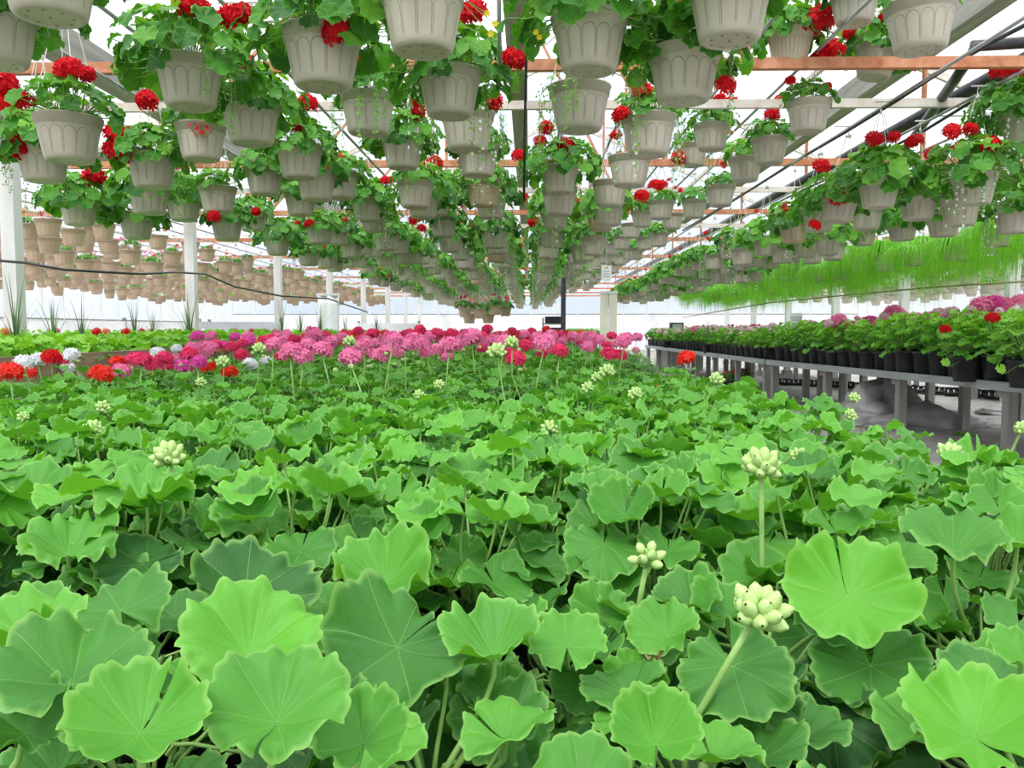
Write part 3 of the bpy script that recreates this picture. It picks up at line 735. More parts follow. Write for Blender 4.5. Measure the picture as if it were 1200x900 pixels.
# flowering plants of the main bed
HEADS_BED = [
 (28,425,26,'whitep'),(45,422,26,'whitep'),(84,416,22,'whitep'),(80,431,20,'whitep'),(147,413,15,'whitep'),(185,414,20,'whitep'),(207,409,17,'whitep'),(293,427,20,'whitep'),(312,423,18,'whitep'),
 (60,419,26,'red'),(76,421,20,'deeppink'),(12,436,34,'scarlet'),(32,437,24,'scarlet'),(118,439,30,'scarlet'),(138,425,24,'scarlet'),(157,441,12,'scarlet'),(269,436,24,'scarlet'),(243,429,24,'scarlet'),(172,438,10,'scarlet'),(804,420,27,'scarlet'),
 (156,421,24,'deeppink'),(166,422,26,'deeppink'),(142,435,26,'pink'),(193,420,24,'deeppink'),(222,415,26,'deeppink'),(245,409,24,'pink'),(215,430,24,'magenta'),(232,424,26,'magenta'),(198,430,20,'deeppink'),(283,416,22,'deeppink'),(272,407,18,'deeppink'),(284,403,18,'deeppink'),
 (320,404,26,'pink'),(340,412,32,'pink'),(362,405,26,'pink'),(378,410,30,'pink'),(368,392,24,'pink'),(355,418,28,'pink'),(345,398,18,'deeppink'),(395,399,16,'orange'),(302,402,12,'orange'),(258,408,14,'orange'),
 (411,419,34,'pink'),(427,405,24,'pink'),(445,417,26,'pink'),(460,398,30,'pink'),(475,404,28,'pink'),(455,409,26,'pink'),(495,404,22,'pink'),(526,405,28,'pink'),(553,396,30,'pink'),(576,400,20,'pink'),(590,402,24,'pink'),(524,418,18,'pink'),(500,413,22,'pink'),(405,393,18,'deeppink'),(437,391,18,'deeppink'),(420,388,16,'deeppink'),
 (492,386,17,'deeppink'),(512,391,20,'deeppink'),(530,392,20,'deeppink'),(545,391,16,'deeppink'),(571,386,16,'deeppink'),(480,391,16,'deeppink'),(505,396,20,'pink'),
 (637,402,30,'pink'),(616,405,22,'deeppink'),(655,411,26,'deeppink'),(605,421,28,'deeppink'),(598,414,20,'deeppink'),(689,407,20,'pink'),(702,399,20,'pink'),(731,399,24,'pink'),(714,415,24,'deeppink'),(727,416,20,'deeppink'),(686,421,13,'pink'),(680,389,10,'orange'),(681,400,14,'deeppink'),(745,411,12,'pink'),(772,451,10,'scarlet'),(542,462,7,'deeppink'),(640,386,12,'scarlet'),(655,391,12,'scarlet'),(600,388,14,'deeppink'),(623,389,14,'deeppink'),(645,393,14,'pink'),
 (225,408,20,'pink'),(330,418,20,'deeppink'),(465,412,24,'pink'),(485,397,22,'pink'),(540,402,18,'pink'),(388,400,20,'pink'),(565,395,18,'deeppink'),(583,409,20,'pink'),(430,413,22,'pink'),(180,428,22,'deeppink'),(205,421,20,'pink'),(98,424,18,'whitep'),
]
FL = []; rnd = random.Random(8)
for k, (x, yy) in enumerate(flowery[:300]):
    near = yy < 4.0
    red_side = x < -.9 and yy < 3.2
    lab = 'red and white flowering geranium at the left end of the flower rows' if red_side else \
        ('pink flowering geranium in the nearest flower rows behind the leafy ones' if yy < 4 else 'pink and rose flowering geranium in the far flower rows of the middle bed')
    g = 'red and white geraniums at left' if red_side else ('near pink geraniums' if yy < 4 else 'far pink geraniums')
    rz = rnd.uniform(0, 6.28)
    if not red_side:
        px_ = VPX + x / yy * FPX
        zone = 'left of the white sheet' if px_ < 375 else 'right of the white sheet' if px_ < 500 else 'straight ahead of the camera' if px_ < 655 else 'right of the black pole'
        lab = ('pink geranium in the nearest flower rows, ' if yy < 4 else 'rose and pink geranium in the far flower rows, ') + zone; g += ', ' + zone
    t = thing('flowering_geranium', (x, yy, BTOP), lab, 'plant', g, rz)
    if near:
        link('nursery_pot', POTS, t); link('soil', SOILS, t)
        lv, st = rnd.choice(TP_FLOW); link('stem', st, t, (0, 0, .10))
        for m in lv: link('leaf', m, t, (0, 0, .10), None, (1, 1, rnd.uniform(.95, 1.1)))
    else:
        link('nursery_pot', POTS, t)
        tag(link('foliage', rnd.choice(FO_FLOW), t, (0, 0, .10), None, (1.05, 1.05, rnd.uniform(.95, 1.12))), kind='stuff')
    FL.append((t, x, yy, rz))
    if yy > 3.9:
        for h in range(rnd.choice([0, 0, 1, 1, 2])):
            col = rnd.choices(['pink', 'deeppink', 'red', 'scarlet', 'orange'], [5, 6, 1.4, 1, .5])[0] if yy > 5.5 else rnd.choices(['pink', 'deeppink', 'magenta'], [7, 3, 1])[0]
            a = rnd.uniform(0, 6.28); rr = rnd.uniform(.0, .09); z = rnd.uniform(.38, .46)
            stm = MB(); stm.tube([(0, 0, .2), (cos(a) * rr, sin(a) * rr, z)], .002, 4)
            so = link('flower_stalk', stm.mesh('flower_stalk', [MT['stem']]), t)
            link('flower_head', rnd.choice(HEAD[col] if yy < 6 else HEADLO[col]), so, (cos(a) * rr, sin(a) * rr, z), (rnd.uniform(-.3, .3), rnd.uniform(-.3, .3), rnd.uniform(0, 6)), rnd.uniform(.033, .045))
# remaining far flowering plants: one joined object
if len(flowery) > 300:
    mb = MB(); src = FO_FLOW
    parts = [plant_leaves(130 + s, 8, .12, .1, .21, (.06, .1), False, .1, (.2, .6)) for s in range(3)]
    for (x, yy) in flowery[300:]:
        for b in rnd.choice(parts):
            base = len(mb.v); mb.v += [(v[0] + x, v[1] + yy, v[2] + Z0) for v in b.v]; mb.f += [tuple(i + base for i in f) for f in b.f]
            mb.mi += b.mi; mb.uv += b.uv; mb.tone += b.tone
        hb = head_mb(rnd.randint(0, 50), 12, False); hx, hy = x + rnd.uniform(-.08, .08), yy + rnd.uniform(-.08, .08); hz = CAM_H - rnd.uniform(.04, .12)
        mb.add([(hx + v[0] * .04, hy + v[1] * .04, hz + v[2] * .04) for v in hb.v], hb.f, rnd.choice([2, 2, 3, 4]))
    o = link('distant_geraniums', mb.mesh('distant_geraniums', [MT['leaf'], MT['stem'], MT['deeppink'], MT['pink'], MT['scarlet']]))
    tag(o, 'furthest rows of rose and red geraniums at the end of the middle bed', 'plants', kind='stuff')
for i, (px, py, w, col) in enumerate(HEADS_BED):
    d = .078 * FPX / w
    if py < 398: d *= 1.3
    if py > 392: d = min(d, .21 * FPX / (py - HORIZON))
    c = at(px, py, d); w2 = w * d / FPX
    pool = FL if (d > 2.2) else PL
    q = nearest(c, pool); inv = inv_of(q, BTOP)
    st = stalk_between('flower_stalk', (q[1] * .35 + c.x * .65, q[2] * .35 + c.y * .65, BTOP + .16), c - Vector((0, 0, w2 * .25)), q[0], inv, .0022)
    r3 = random.Random(i)
    link('flower_head', r3.choice(HEAD[col]), st, inv @ c, (r3.uniform(-.3, .3), r3.uniform(-.3, .3), r3.uniform(0, 6)), w2 * .5 * r3.uniform(.86, 1.02))
    for k in range(2 if w > 20 and i % 2 == 0 else 0):   # unopened little buds beside the umbel
        c2 = c + Vector((r3.uniform(-.06, .06), r3.uniform(-.05, .05), -r3.uniform(.02, .05)))
        link('bud_cluster', BUDS[1], st, inv @ c2, (0, 0, 0), .009)

# =================================================================== HANGING BASKETS
PROF = [(.072, .004), (.080, 0), (.092, .003), (.100, .012), (.104, .028), (.118, .10), (.127, .145), (.129, .150), (.133, .150), (.138, .186), (.142, .187), (.142, .193), (.136, .193), (.131, .160)]
def basket_mesh(m, n=56, name='pot', ribbed=False):
    mb = MB()
    mb.lathe(PROF, n, 0)
    mb.lathe([(.072, .004), (.002, .006)], n, 0)
    for k in range(9 if n > 30 else 0):
        a = k * 2 * pi / 8; r = .062 if k < 8 else 0
        vs = [(r * cos(a) + .0042 * cos(b * pi / 4), r * sin(a) + .0042 * sin(b * pi / 4), .0015) for b in range(8)]
        mb.add(vs, [tuple(range(8))[::-1]], 1)
    return mb.mesh(name, [MT[m], MT['hole']])
BP = {'pot': basket_mesh('pot'), 'pot_tan': basket_mesh('pot_tan'), 'pot_ribbed': basket_mesh('pot_ribbed')}
BPLO = {'pot': basket_mesh('pot', 20), 'pot_tan': basket_mesh('pot_tan', 20)}
mb = MB(); mb.lathe([(.133, .165), (.08, .178), (.003, .182)], 20); BSOIL = mb.mesh('soil', [MT['soil']])
def hanger_mesh(n=5):
    mb = MB()
    for k in range(4):
        a = k * pi / 2 + .4; mb.tube([(.138 * cos(a), .138 * sin(a), 0), (.02 * cos(a), .02 * sin(a), .86)], .0022, 4)
    mb.box((0, 0, .88), (.045, .008, .05)); mb.tube([(0, 0, .9), (0, 0, .97), (.012, 0, 1.0), (.02, 0, .97)], .0028, 5)
    return mb.mesh('hanger', [MT['wire']])
HANG = hanger_mesh()
def basket_leaves(seed, n, kind, hi):
    rnd = random.Random(seed); out = []
    for i in range(n):
        az = i * 2.39996 + rnd.uniform(-.3, .3); f = (i + .5) / n
        dv = Vector((cos(az), sin(az), 0))
        if kind == 'full':
            el = -.75 + 2.2 * f; R = .20 * rnd.uniform(.85, 1.15)
            c = Vector((dv.x * cos(el) * R, dv.y * cos(el) * R, .20 + sin(el) * R * (.62 if el > 0 else .42)))
            if el < 0: c.x += dv.x * .02; c.y += dv.y * .02
        else:
            el = -.05 + 1.5 * f; R = .165 * rnd.uniform(.85, 1.2)
            c = Vector((dv.x * cos(el) * R, dv.y * cos(el) * R, .200 + sin(el) * R * .62))
        nn = dv * cos(el) * .9 + Vector((rnd.uniform(-.3, .3), rnd.uniform(-.3, .3), .35 + sin(max(el, 0)) * .9))
        s = rnd.uniform(.06, .10) * (1 if kind == 'full' else .88)
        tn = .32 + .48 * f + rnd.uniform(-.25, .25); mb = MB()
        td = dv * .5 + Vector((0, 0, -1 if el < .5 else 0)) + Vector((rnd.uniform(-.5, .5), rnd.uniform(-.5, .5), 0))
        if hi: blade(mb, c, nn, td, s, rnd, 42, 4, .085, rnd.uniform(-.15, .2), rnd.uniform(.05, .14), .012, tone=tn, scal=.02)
        else: blade(mb, c, nn, td, s * 1.12, rnd, 14, 2, .09, rnd.uniform(-.15, .2), .10, 0, tone=tn, scal=0)
        petiole(mb, (dv.x * .05, dv.y * .05, .185), c, nn, .0016 if hi else .002, 4 if hi else 3, 4 if hi else 2)
        out.append(mb)
    return out
BL_HI = {k: [[m.mesh('leaf', [MT['leaf_hang'], MT['stem']]) for m in basket_leaves(s + 200, n, k, True)] for s in range(4)] for k, n in (('full', 92), ('low', 50))}
BL_LO = {k: [merge(basket_leaves(s + 300, n, k, False)).mesh('foliage', [MT['leaf_hang'], MT['stem']]) for s in range(4)] for k, n in (('full', 64), ('low', 38))}
def trailing(seed, flowers=True, n=9, L=(.12, .36)):
    rnd = random.Random(seed); mb = MB()
    for k in range(n):
        a = rnd.uniform(0, 6.28); l = rnd.uniform(*L); dv = Vector((cos(a), sin(a), 0)); pts = []
        for i in range(9):
            t = i / 8; pts.append(dv * (.12 + .06 * min(1, t * 4)) + Vector((rnd.uniform(-.008, .008), rnd.uniform(-.008, .008), .20 + .03 * sin(min(1, t * 3) * pi) - l * t * t ** .3)))
        mb.tube(pts, .0013, 3, 1)
        for i in range(1, 9):
            for s_ in range(3):
                c = pts[i] + Vector((rnd.uniform(-.014, .014), rnd.uniform(-.014, .014), rnd.uniform(-.014, .014)))
                M = frame((dv.x + rnd.uniform(-.8, .8), dv.y + rnd.uniform(-.8, .8), rnd.uniform(0, 1)), (rnd.uniform(-1, 1), rnd.uniform(-1, 1), .3))
                w = .008
                mb.add([c + M @ Vector(v) for v in ((0, -w, 0), (w * .8, 0, .002), (0, w, 0), (-w * .8, 0, .002))], [(0, 1, 2, 3)], 0, None, rnd.uniform(.3, 1))
            if flowers and rnd.random() < .6:
                c = pts[i] + dv * .012 + Vector((rnd.uniform(-.01, .01), rnd.uniform(-.01, .01), 0)); M = frame(dv, (0, 0, 1))
                q = [c + M @ Vector((.009 * cos(b * 1.2566) * (1 if b % 1 == 0 else .5), .009 * sin(b * 1.2566), 0)) for b in range(5)]
                mb.add(q, [(0, 1, 2, 3, 4)], 2)
    return mb.mesh('trailing_vine', [MT['leaf_hang'], MT['stem'], MT['whitep']])
TRW = [trailing(s, True) for s in (1, 2)]; TRG = [trailing(s, False) for s in (3, 4)]; TRL = [trailing(s, s % 2 == 0, 6, (.2, .55)) for s in (5, 6)]

BASK = []
def basket(loc, fol, pipe_z, rnd, label, group=None, pot='pot', near=False, scale=1.0, fscale=1.0, heads=0, cols=('red',), trail=None, tilt=0, hcol=None, name='hanging_basket', hanger=True):
    """loc = centre of the rim"""
    rz = rnd.uniform(0, 6.28)
    t = thing(name, loc - Vector((0, 0, .19 * scale)), label, 'hanging basket', group, rz)
    t.scale = (scale,) * 3
    if tilt: t.rotation_euler = (0, tilt, 0); rz = 0
    link('pot', (BP if near or pot == 'pot_ribbed' else BPLO)[pot], t)
    if near: link('soil', BSOIL, t)
    if hanger: link('hanger', HANG, t, (0, 0, .185), None, (1, 1, (pipe_z - loc.z) / scale))
    if fol and fol != 'none':
        if near:
            for m in rnd.choice(BL_HI[fol]): link('leaf', m, t, (0, 0, .19 * (1 - fscale)), None, fscale)
        else:
            tag(link('foliage', rnd.choice(BL_LO[fol]), t, (0, 0, .19 * (1 - fscale)), None, fscale), kind='stuff')
    for tm in trail or (): tag(link('trailing_vine', tm, t, None, (0, 0, rnd.uniform(0, 6))), kind='stuff')
    for k in range(heads):
        a = rnd.uniform(0, 6.28); el = rnd.uniform(-.25, 1.1) if fol == 'full' else rnd.uniform(.3, 1.3); R = .23 * fscale
        p = Vector((cos(a) * cos(el) * R, sin(a) * cos(el) * R, .20 + sin(el) * R * .95))
        hm = (HEAD if near else HEADLO)[rnd.choice(cols)]
        link('flower_head', rnd.choice(hm), t, p, (rnd.uniform(-.6, .6), rnd.uniform(-.6, .6), rnd.uniform(0, 6)), rnd.uniform(.026, .038))
    BASK.append((t, loc, rz, scale, near, tilt))
    return t
PZ_LO, PZ_HI = CAM_H + 1.54, CAM_H + 1.72
# (centre x px, rim y px, rim width px, foliage, foliage scale, trail, pot, tilt, label)
NB = [
 (56,-58,112,'full',1.0,'','pot',0,'beige basket cut off by the top edge at far left, only its drilled bottom shows'),
 (-8,8,97,'full',1.0,'','pot',0,'beige basket cut by the left edge just under the top left corner'),
 (222,72,78,'full',1.25,'G','pot',0,'beige basket whose big bush of leaves spills left, at upper left'),
 (80,139,74,'low',1.15,'','pot',0,'beige basket with arched panels and low leaves, at left below the red blooms'),
 (378,38,92,'full',1.1,'','pot',0,'large beige basket with one round red bloom over its rim, upper left of centre'),
 (495,-8,98,'low',1.0,'','pot',0,'large beige basket cut by the top edge, drilled bottom, left of centre'),
 (527,85,74,'full',1.15,'W','pot',0,'beige basket below the big one left of centre, rim hidden'),
 (431,113,64,'low',1.1,'G','pot',0,'arched beige basket with bare rim, below right of the round bloom'),
 (294,122,68,'full',1.0,'','pot',0,'beige basket with yellowish leaves at left, right of the spilling bush'),
 (235,148,58,'low',1.0,'','pot',0,'beige basket with a spent red cluster hanging over its front'),
 (178,182,56,'full',1.0,'G','pot',0,'beige basket just right of the paired red blooms'),
 (50,172,60,'full',1.1,'G','pot',0,'beige basket half hidden behind the arched one at left'),
 (351,172,54,'full',.95,'','pot',0,'beige basket left of the small round red bloom, second tier'),
 (472,163,50,'full',1.05,'','pot',0,'beige basket in shade below the bare rimmed one, left of centre'),
 (548,133,63,'low',.7,'W','pot',0,'beige basket with arches and bare rim, below the centre left pair'),
 (560,172,50,'full',.8,'W','pot',0,'small beige basket partly hidden behind the one below the centre left pair'),
 (691,22,88,'full',1.15,'','pot',0,'large beige basket with arched panels right of the hanging cord'),
 (679,103,72,'none',1,'G','pot',0,'beige basket almost without leaves, tucked under the large one right of the cord'),
 (802,60,84,'full',1.05,'W','pot',0,'large beige basket with a white trailing blossom over its rim'),
 (856,-20,96,'full',.95,'','pot',0,'large beige basket cut by the top edge, right of the dark red bloom'),
 (760,138,64,'low',.9,'W','pot',0,'beige basket with clean arches below the one with white blossom'),
 (926,38,52,'full',.9,'','pot_ribbed',0,'tan finely ribbed basket near the top, beside the dark red bloom'),
 (1002,-12,56,'full',.9,'','pot',0,'beige basket cut by the top edge, between ribbed basket and white rimmed one'),
 (1081,5,77,'low',.8,'','pot',-.06,'pale basket with broad rim hanging alone at upper right'),
 (1024,56,50,'full',1.15,'','pot',.16,'tilted beige basket with red flowers on its left, upper right'),
 (948,120,50,'low',.9,'','pot',0,'pale basket hanging in front of the rusty truss, right of centre'),
 (902,163,42,'low',1.0,'','pot',0,'pale basket with a mound of leaves above the right row'),
 (834,147,42,'low',1.0,'','pot',0,'pale basket between the two trusses right of centre'),
 (811,170,36,'low',.8,'W','pot',0,'small pale basket beneath the pair right of centre'),
 (1030,211,47,'full',1.35,'','pot',0,'beige basket with a broad dome of leaves at right, three red blooms above'),
 (982,231,42,'full',1.2,'','pot',.1,'slanting beige basket with red bloom, left of the domed one at right'),
 (1142,205,50,'full',1.35,'W','pot',0,'beige basket with upright red blooms near the right edge'),
 (1076,228,43,'full',1.1,'','pot',0,'beige basket in shade between the domed one and the right edge one'),
 (1200,133,50,'full',1.3,'W','pot',0,'beige basket cut by the right edge of the photo'),
 (1126,234,44,'low',.9,'','pot',0,'beige basket tucked directly under the upright red blooms at right'),
 (1188,243,44,'full',1.0,'W','pot',0,'beige basket with white flowers low at the right edge'),
 (656,196,44,'full',1.2,'','pot',0,'beige basket under a leafy mound with three red blooms, at centre right'),
 (738,184,50,'none',1,'','pot',0,'bare beige basket behind the clean arched one'),
 (398,203,44,'full',.9,'','pot',0,'beige basket right of the small round red bloom'),
 (310,198,45,'full',.9,'','pot',0,'beige basket in second tier left, below the yellowish leaved one'),
 (215,231,41,'full',1.1,'','pot',0,'beige basket left in third tier above the fence posts'),
 (160,253,40,'full',1.15,'','pot',0,'beige basket low at left in front of tan pots'),
 (92,235,43,'full',1.2,'','pot',0,'beige basket low at far left beside the first white post'),
 (255,220,44,'low',.9,'','pot',0,'beige basket with bare rim in third tier left'),
 (430,234,37,'full',1.1,'W','pot',0,'small beige basket left of centre with white flowers'),
 (352,227,38,'full',1.0,'','pot',0,'small beige basket in third tier, above the tallest thin post'),
 (511,228,36,'full',1.3,'','pot',0,'small beige basket with wide leaves, centre left third tier'),
 (647,238,34,'low',1.0,'','pot',0,'small beige basket right below the centre right mound'),
 (715,213,42,'none',1,'','pot',0,'bare beige basket in shadow right of centre'),
]
HD = [(226,8,38,'red'),(268,20,26,'red'),(283,18,34,'red'),(286,76,28,'red'),(172,118,26,'red'),(80,82,32,'red'),(101,88,22,'red'),(139,160,34,'red'),(138,179,32,'red'),(27,173,32,'red'),(111,207,27,'red'),(5,99,34,'red'),(8,122,30,'red'),(28,118,22,'red'),
 (396,36,38,'red'),(429,70,26,'red'),(238,156,20,'red'),(252,170,16,'red'),(226,150,14,'red'),(385,199,23,'red'),(360,122,26,'red'),(490,118,22,'red'),(490,132,18,'red'),(555,15,34,'red'),(602,70,30,'red'),(580,119,20,'red'),(508,192,22,'red'),(452,212,14,'red'),(348,150,14,'red'),
 (790,15,36,'red'),(850,100,24,'red'),(752,106,24,'red'),(728,134,22,'red'),(727,185,18,'red'),(664,172,22,'red'),(640,150,18,'red'),(633,166,16,'red'),(607,182,16,'red'),(795,185,18,'red'),(843,117,16,'red'),(856,121,18,'red'),(722,158,14,'red'),
 (957,26,40,'red'),(974,60,28,'red'),(958,72,22,'red'),(995,38,16,'red'),(1072,72,20,'red'),(1036,20,14,'red'),(1024,163,20,'red'),(1047,161,15,'red'),(1072,166,20,'red'),(1091,180,16,'red'),(1115,154,20,'red'),(1137,151,16,'red'),(1125,175,18,'red'),(1160,170,22,'red'),(1142,193,24,'red'),(962,195,20,'red'),(1172,82,24,'red'),(1196,84,14,'red'),(915,118,17,'red'),(905,134,18,'red'),(926,95,13,'red'),(970,101,10,'red'),
 (983,232,22,'red'),(955,264,15,'red'),(625,260,14,'red'),(768,217,16,'red'),(775,217,14,'red'),(752,230,18,'red'),(862,255,18,'red'),(876,253,14,'red'),(797,236,16,'red'),(833,251,12,'red'),(614,232,12,'red'),(665,222,10,'red'),(362,262,12,'red'),(296,270,15,'red'),(250,254,16,'red'),(300,248,12,'red'),(486,258,16,'red'),(494,268,12,'red'),(556,280,14,'red'),(560,292,14,'red'),(385,318,12,'red'),(512,338,10,'red'),(440,329,9,'red')]
for i, (cx, ry, w, fol, fs, tr, pot, tilt, lab) in enumerate(NB):
    d = .28 * FPX / w; p = at(cx, ry, d)
    rel = p.z - CAM_H; hi_ = rel > 1.22
    tl = [TRG[0]] if tr == 'G' else ([TRW[i % 2]] if tr == 'W' else [])
    fs *= 1.1
    basket(p, fol, PZ_HI + (.12 if rel > 1.55 else 0) if hi_ else PZ_LO, random.Random(700 + i), lab, None, pot, True, 1.0, fs, 0, ('red',), tl, tilt)
NEARB = list(BASK)
r3 = random.Random(44)
for i, (px, py, w, col) in enumerate(HD):
    best = None
    for (t, loc, rz, sc_, nr, tl) in NEARB:
        d = loc.y - .12; c = at(px, py, d)
        e = (Vector((c.x, 0, c.z)) - Vector((loc.x, 0, loc.z + .08))).length
        e += abs(w * d / FPX - .07) * 1.0
        if best is None or e < best[0]: best = (e, t, c, d, rz, loc, tl)
    e, t, c, d, rz, loc, tl = best
    if tl: M = Matrix.Translation(t.location) @ Matrix.Rotation(tl, 4, 'Y')
    else: M = Matrix.Translation(t.location) @ Matrix.Rotation(rz, 4, 'Z')
    if e > .5: continue
    inv = M.inverted(); lc = inv @ c; rad = w * d / FPX * .5 * 1.1
    st = MB(); a0 = Vector((lc.x * .25, lc.y * .25, .2)); st.tube([a0, a0.lerp(lc, .5) + Vector((0, 0, .04)), lc], .002, 5)
    so = link('flower_stalk', st.mesh('flower_stalk', [MT['stem']]), t)
    hm = LOOSE[col] if (px, py) in ((238, 156), (252, 170), (226, 150), (286, 200)) else r3.choice(HEAD[col])
    link('flower_head', hm, so, lc, (r3.uniform(-.5, .9), r3.uniform(-.5, .5), r3.uniform(0, 6)), rad)
# yellow bidens
for (px, py, d) in [(571, 16, 2.7), (580, 28, 2.7), (575, 40, 2.7), (632, 44, 2.95), (628, 38, 2.95)]:
    c = at(px, py, d); q = min(NEARB, key=lambda b: (b[1] - c).length)
    M = Matrix.Translation(q[0].location) @ Matrix.Rotation(q[2], 4, 'Z'); lc = M.inverted() @ c; mb = MB()
    for k in range(6):
        a = k * pi / 3; cs = Vector((cos(a), -.3, sin(a))); s_ = Vector((-sin(a), 0, cos(a)))
        mb.add([(0, 0, 0), cs * .007 + s_ * .004, cs * .013, cs * .007 - s_ * .004], [(0, 1, 2, 3)])
    st = MB(); st.tube([Vector((lc.x * .4, lc.y * .4, .2)), lc], .0012, 4); so = link('flower_stalk', st.mesh('flower_stalk', [MT['stem']]), q[0])
    link('yellow_flower', mb.mesh('yellow_flower', [MT['yellow']]), so, lc, (0, 0, -q[2]))

# rows behind
rows = {}
def occupied(x, y):
    for b in NEARB:
        if abs(b[1].x - x) < .3 and abs(b[1].y - y) < .42: return True
    return False
rnd = random.Random(77)
LINES = [-2.6, -2.05, -1.45, -.85, -.33, .23, .66]
cand = []
for li, x in enumerate(LINES):
    y = 5.6 + (li % 2) * .33
    while y < 31:
        cand.append((x + rnd.uniform(-.015, .015), y + rnd.uniform(-.14, .14), rnd.uniform(.92, 1.14), 'mid', li)); y += .68
for li, x in enumerate([1.35, 1.78]):
    y = 5.2 + li * .35
    while y < 26: cand.append((x + rnd.uniform(-.015, .015), y + rnd.uniform(-.15, .15), rnd.uniform(1.30, 1.46), 'high', li)); y += 1.15
for li, x in enumerate([2.45, 2.95, 3.4]):
    y = 6.2 + li * .3
    while y < 26: cand.append((x + rnd.uniform(-.015, .015), y + rnd.uniform(-.15, .15), rnd.uniform(.90, 1.06), 'right', li)); y += .8
cand = [c for c in cand if not occupied(c[0], c[1])]
cand.sort(key=lambda c: c[1])
GL = {'mid': ('beige hanging basket of red geranium in the dense middle rows, receding', 'baskets in the middle rows'),
      'high': ('pale hanging basket in the higher rows right of the middle ones', 'baskets in the high rows'),
      'right': ('beige hanging basket in the leafy right hand rows over the bench', 'baskets over the right bench')}
stuffl = []
allow = 300 - len(NEARB) - 6; used_n = 0; cnt = {}
for (x, y, z, k, li) in cand:
    p = Vector((x, y, CAM_H + z)); lim = 24
    if used_n >= allow: stuffl.append((x, y, z)); continue
    used_n += 1
    fol = rnd.choice(['full', 'full', 'low', 'full'] if k != 'high' else ['low', 'low', 'none', 'low'])
    tr = []
    if k != 'high' and rnd.random() < .35: tr = [rnd.choice(TRW + TRG)]
    if abs(x + .33) < .12 or abs(x - .23) < .12:
        if rnd.random() < .7: tr = [rnd.choice(TRL)]
    cnt[(k, li)] = cnt.get((k, li), 0) + 1; nn_ = cnt[(k, li)]; lb_, gr_ = GL[k]
    if nn_ <= 8:
        side = {'mid': 'middle lines', 'high': 'raised lines at right', 'right': 'lines over the right bench'}[k]
        lb_ = f'{ORD[nn_ - 1]} beige basket back from the near ones, {ORD[li]} of the {side}'; gr_ = None
    basket(p, fol, PZ_HI if k == 'high' else PZ_LO, rnd, lb_, gr_, 'pot' if rnd.random() < .95 else 'pot_tan', False, 1.0,
           rnd.uniform(.9, 1.25) * (1.12 if k == 'right' else 1), rnd.choice([1, 1, 2, 2, 3, 3] if k != 'high' else [1, 2, 3]), ('red',), tr)
def basket_lump(lst, name, lab, pot, leafm, pz, cols, foln=8):
    mb = MB(); r4 = random.Random(9)
    lv = [merge(basket_leaves(400 + s, foln, 'full', False)) for s in range(3)] if foln else None
    for (x, y, z) in lst:
        b = CAM_H + z - .19; n = 10
        for pr in ([(.10, 0), (.142, .19)],):
            vs = [(x + r * cos(2 * pi * j / n), y + r * sin(2 * pi * j / n), b + zz) for r, zz in pr for j in range(n)]
            mb.add(vs, [(j, (j + 1) % n, n + (j + 1) % n, n + j) for j in range(n)] + [tuple(range(n))[::-1]], 0)
        mb.tube([(x, y, b + .19), (x, y, (CAM_H + pz) if pz < 1.56 else (CAM_H + 1.58))], .003, 3, 3)
        if lv:
            s = r4.choice(lv); base = len(mb.v); mb.v += [(v[0] + x, v[1] + y, v[2] + b) for v in s.v]; mb.f += [tuple(i + base for i in f) for f in s.f]
            mb.mi += [m + 1 if m == 0 else 1 for m in s.mi]; mb.uv += s.uv; mb.tone += s.tone
        if r4.random() < .7:
            h = head_mb(r4.randint(0, 9), 8, False); hx, hz = x + r4.uniform(-.1, .1), b + r4.uniform(.22, .34)
            mb.add([(hx + v[0] * .04, y + v[1] * .04, hz + v[2] * .04) for v in h.v], h.f, 2)
    if lst:
        o = link(name, mb.mesh(name, [MT[pot], MT[leafm], MT[cols], MT['wire']])); tag(o, lab, 'hanging baskets', kind='stuff')
basket_lump(stuffl, 'distant_hanging_baskets', 'furthest beige hanging baskets of the middle bay', 'pot', 'leaf_hang', 1.54, 'red')
# a hook rod for each near basket that hangs off the rails
for (t, loc, rz, sc_, nr, tl) in NEARB:
    hz = PZ_HI if loc.z - CAM_H > 1.22 else PZ_LO
    if loc.z - CAM_H > 1.55: hz += .12
    rails = LINES + [2.45, 2.95, 3.4] if hz == PZ_LO else [1.35, 1.78]
    rx = min(rails, key=lambda r: abs(r - loc.x))
    if abs(rx - loc.x) > .012 or hz > PZ_HI:
        k = loc.x + (.04 if loc.x > rx else -.04)
        pipe([(rx - (.02 if loc.x > rx else -.02), loc.y, hz), (k, loc.y, hz)], .006, 'short hook rod reaching from a rail to a near basket', 'wire', 'hook_rod', 'rod', 6, 'hook rods of the near baskets')
# support pipes for all hanging rows
def hang_pipe(x, z, y0, y1, lab, group): pipe([(x, y0, z), (x, y1, z)], .011, lab, 'pipe', 'hanging_rail', 'rail', 8, group)
for x in LINES: hang_pipe(x, PZ_LO, 1.2, 33, 'thin steel rail that carries a middle row of baskets', 'rails over the middle rows')
for x in (1.35, 1.78): hang_pipe(x, PZ_HI, 2.0, 28, 'thin steel rail that carries the higher rows of baskets', 'rails over the high rows')
for x in (2.45, 2.95, 3.4): hang_pipe(x, PZ_LO, 3, 28, 'thin steel rail over the right bench', 'rails over the right bench')

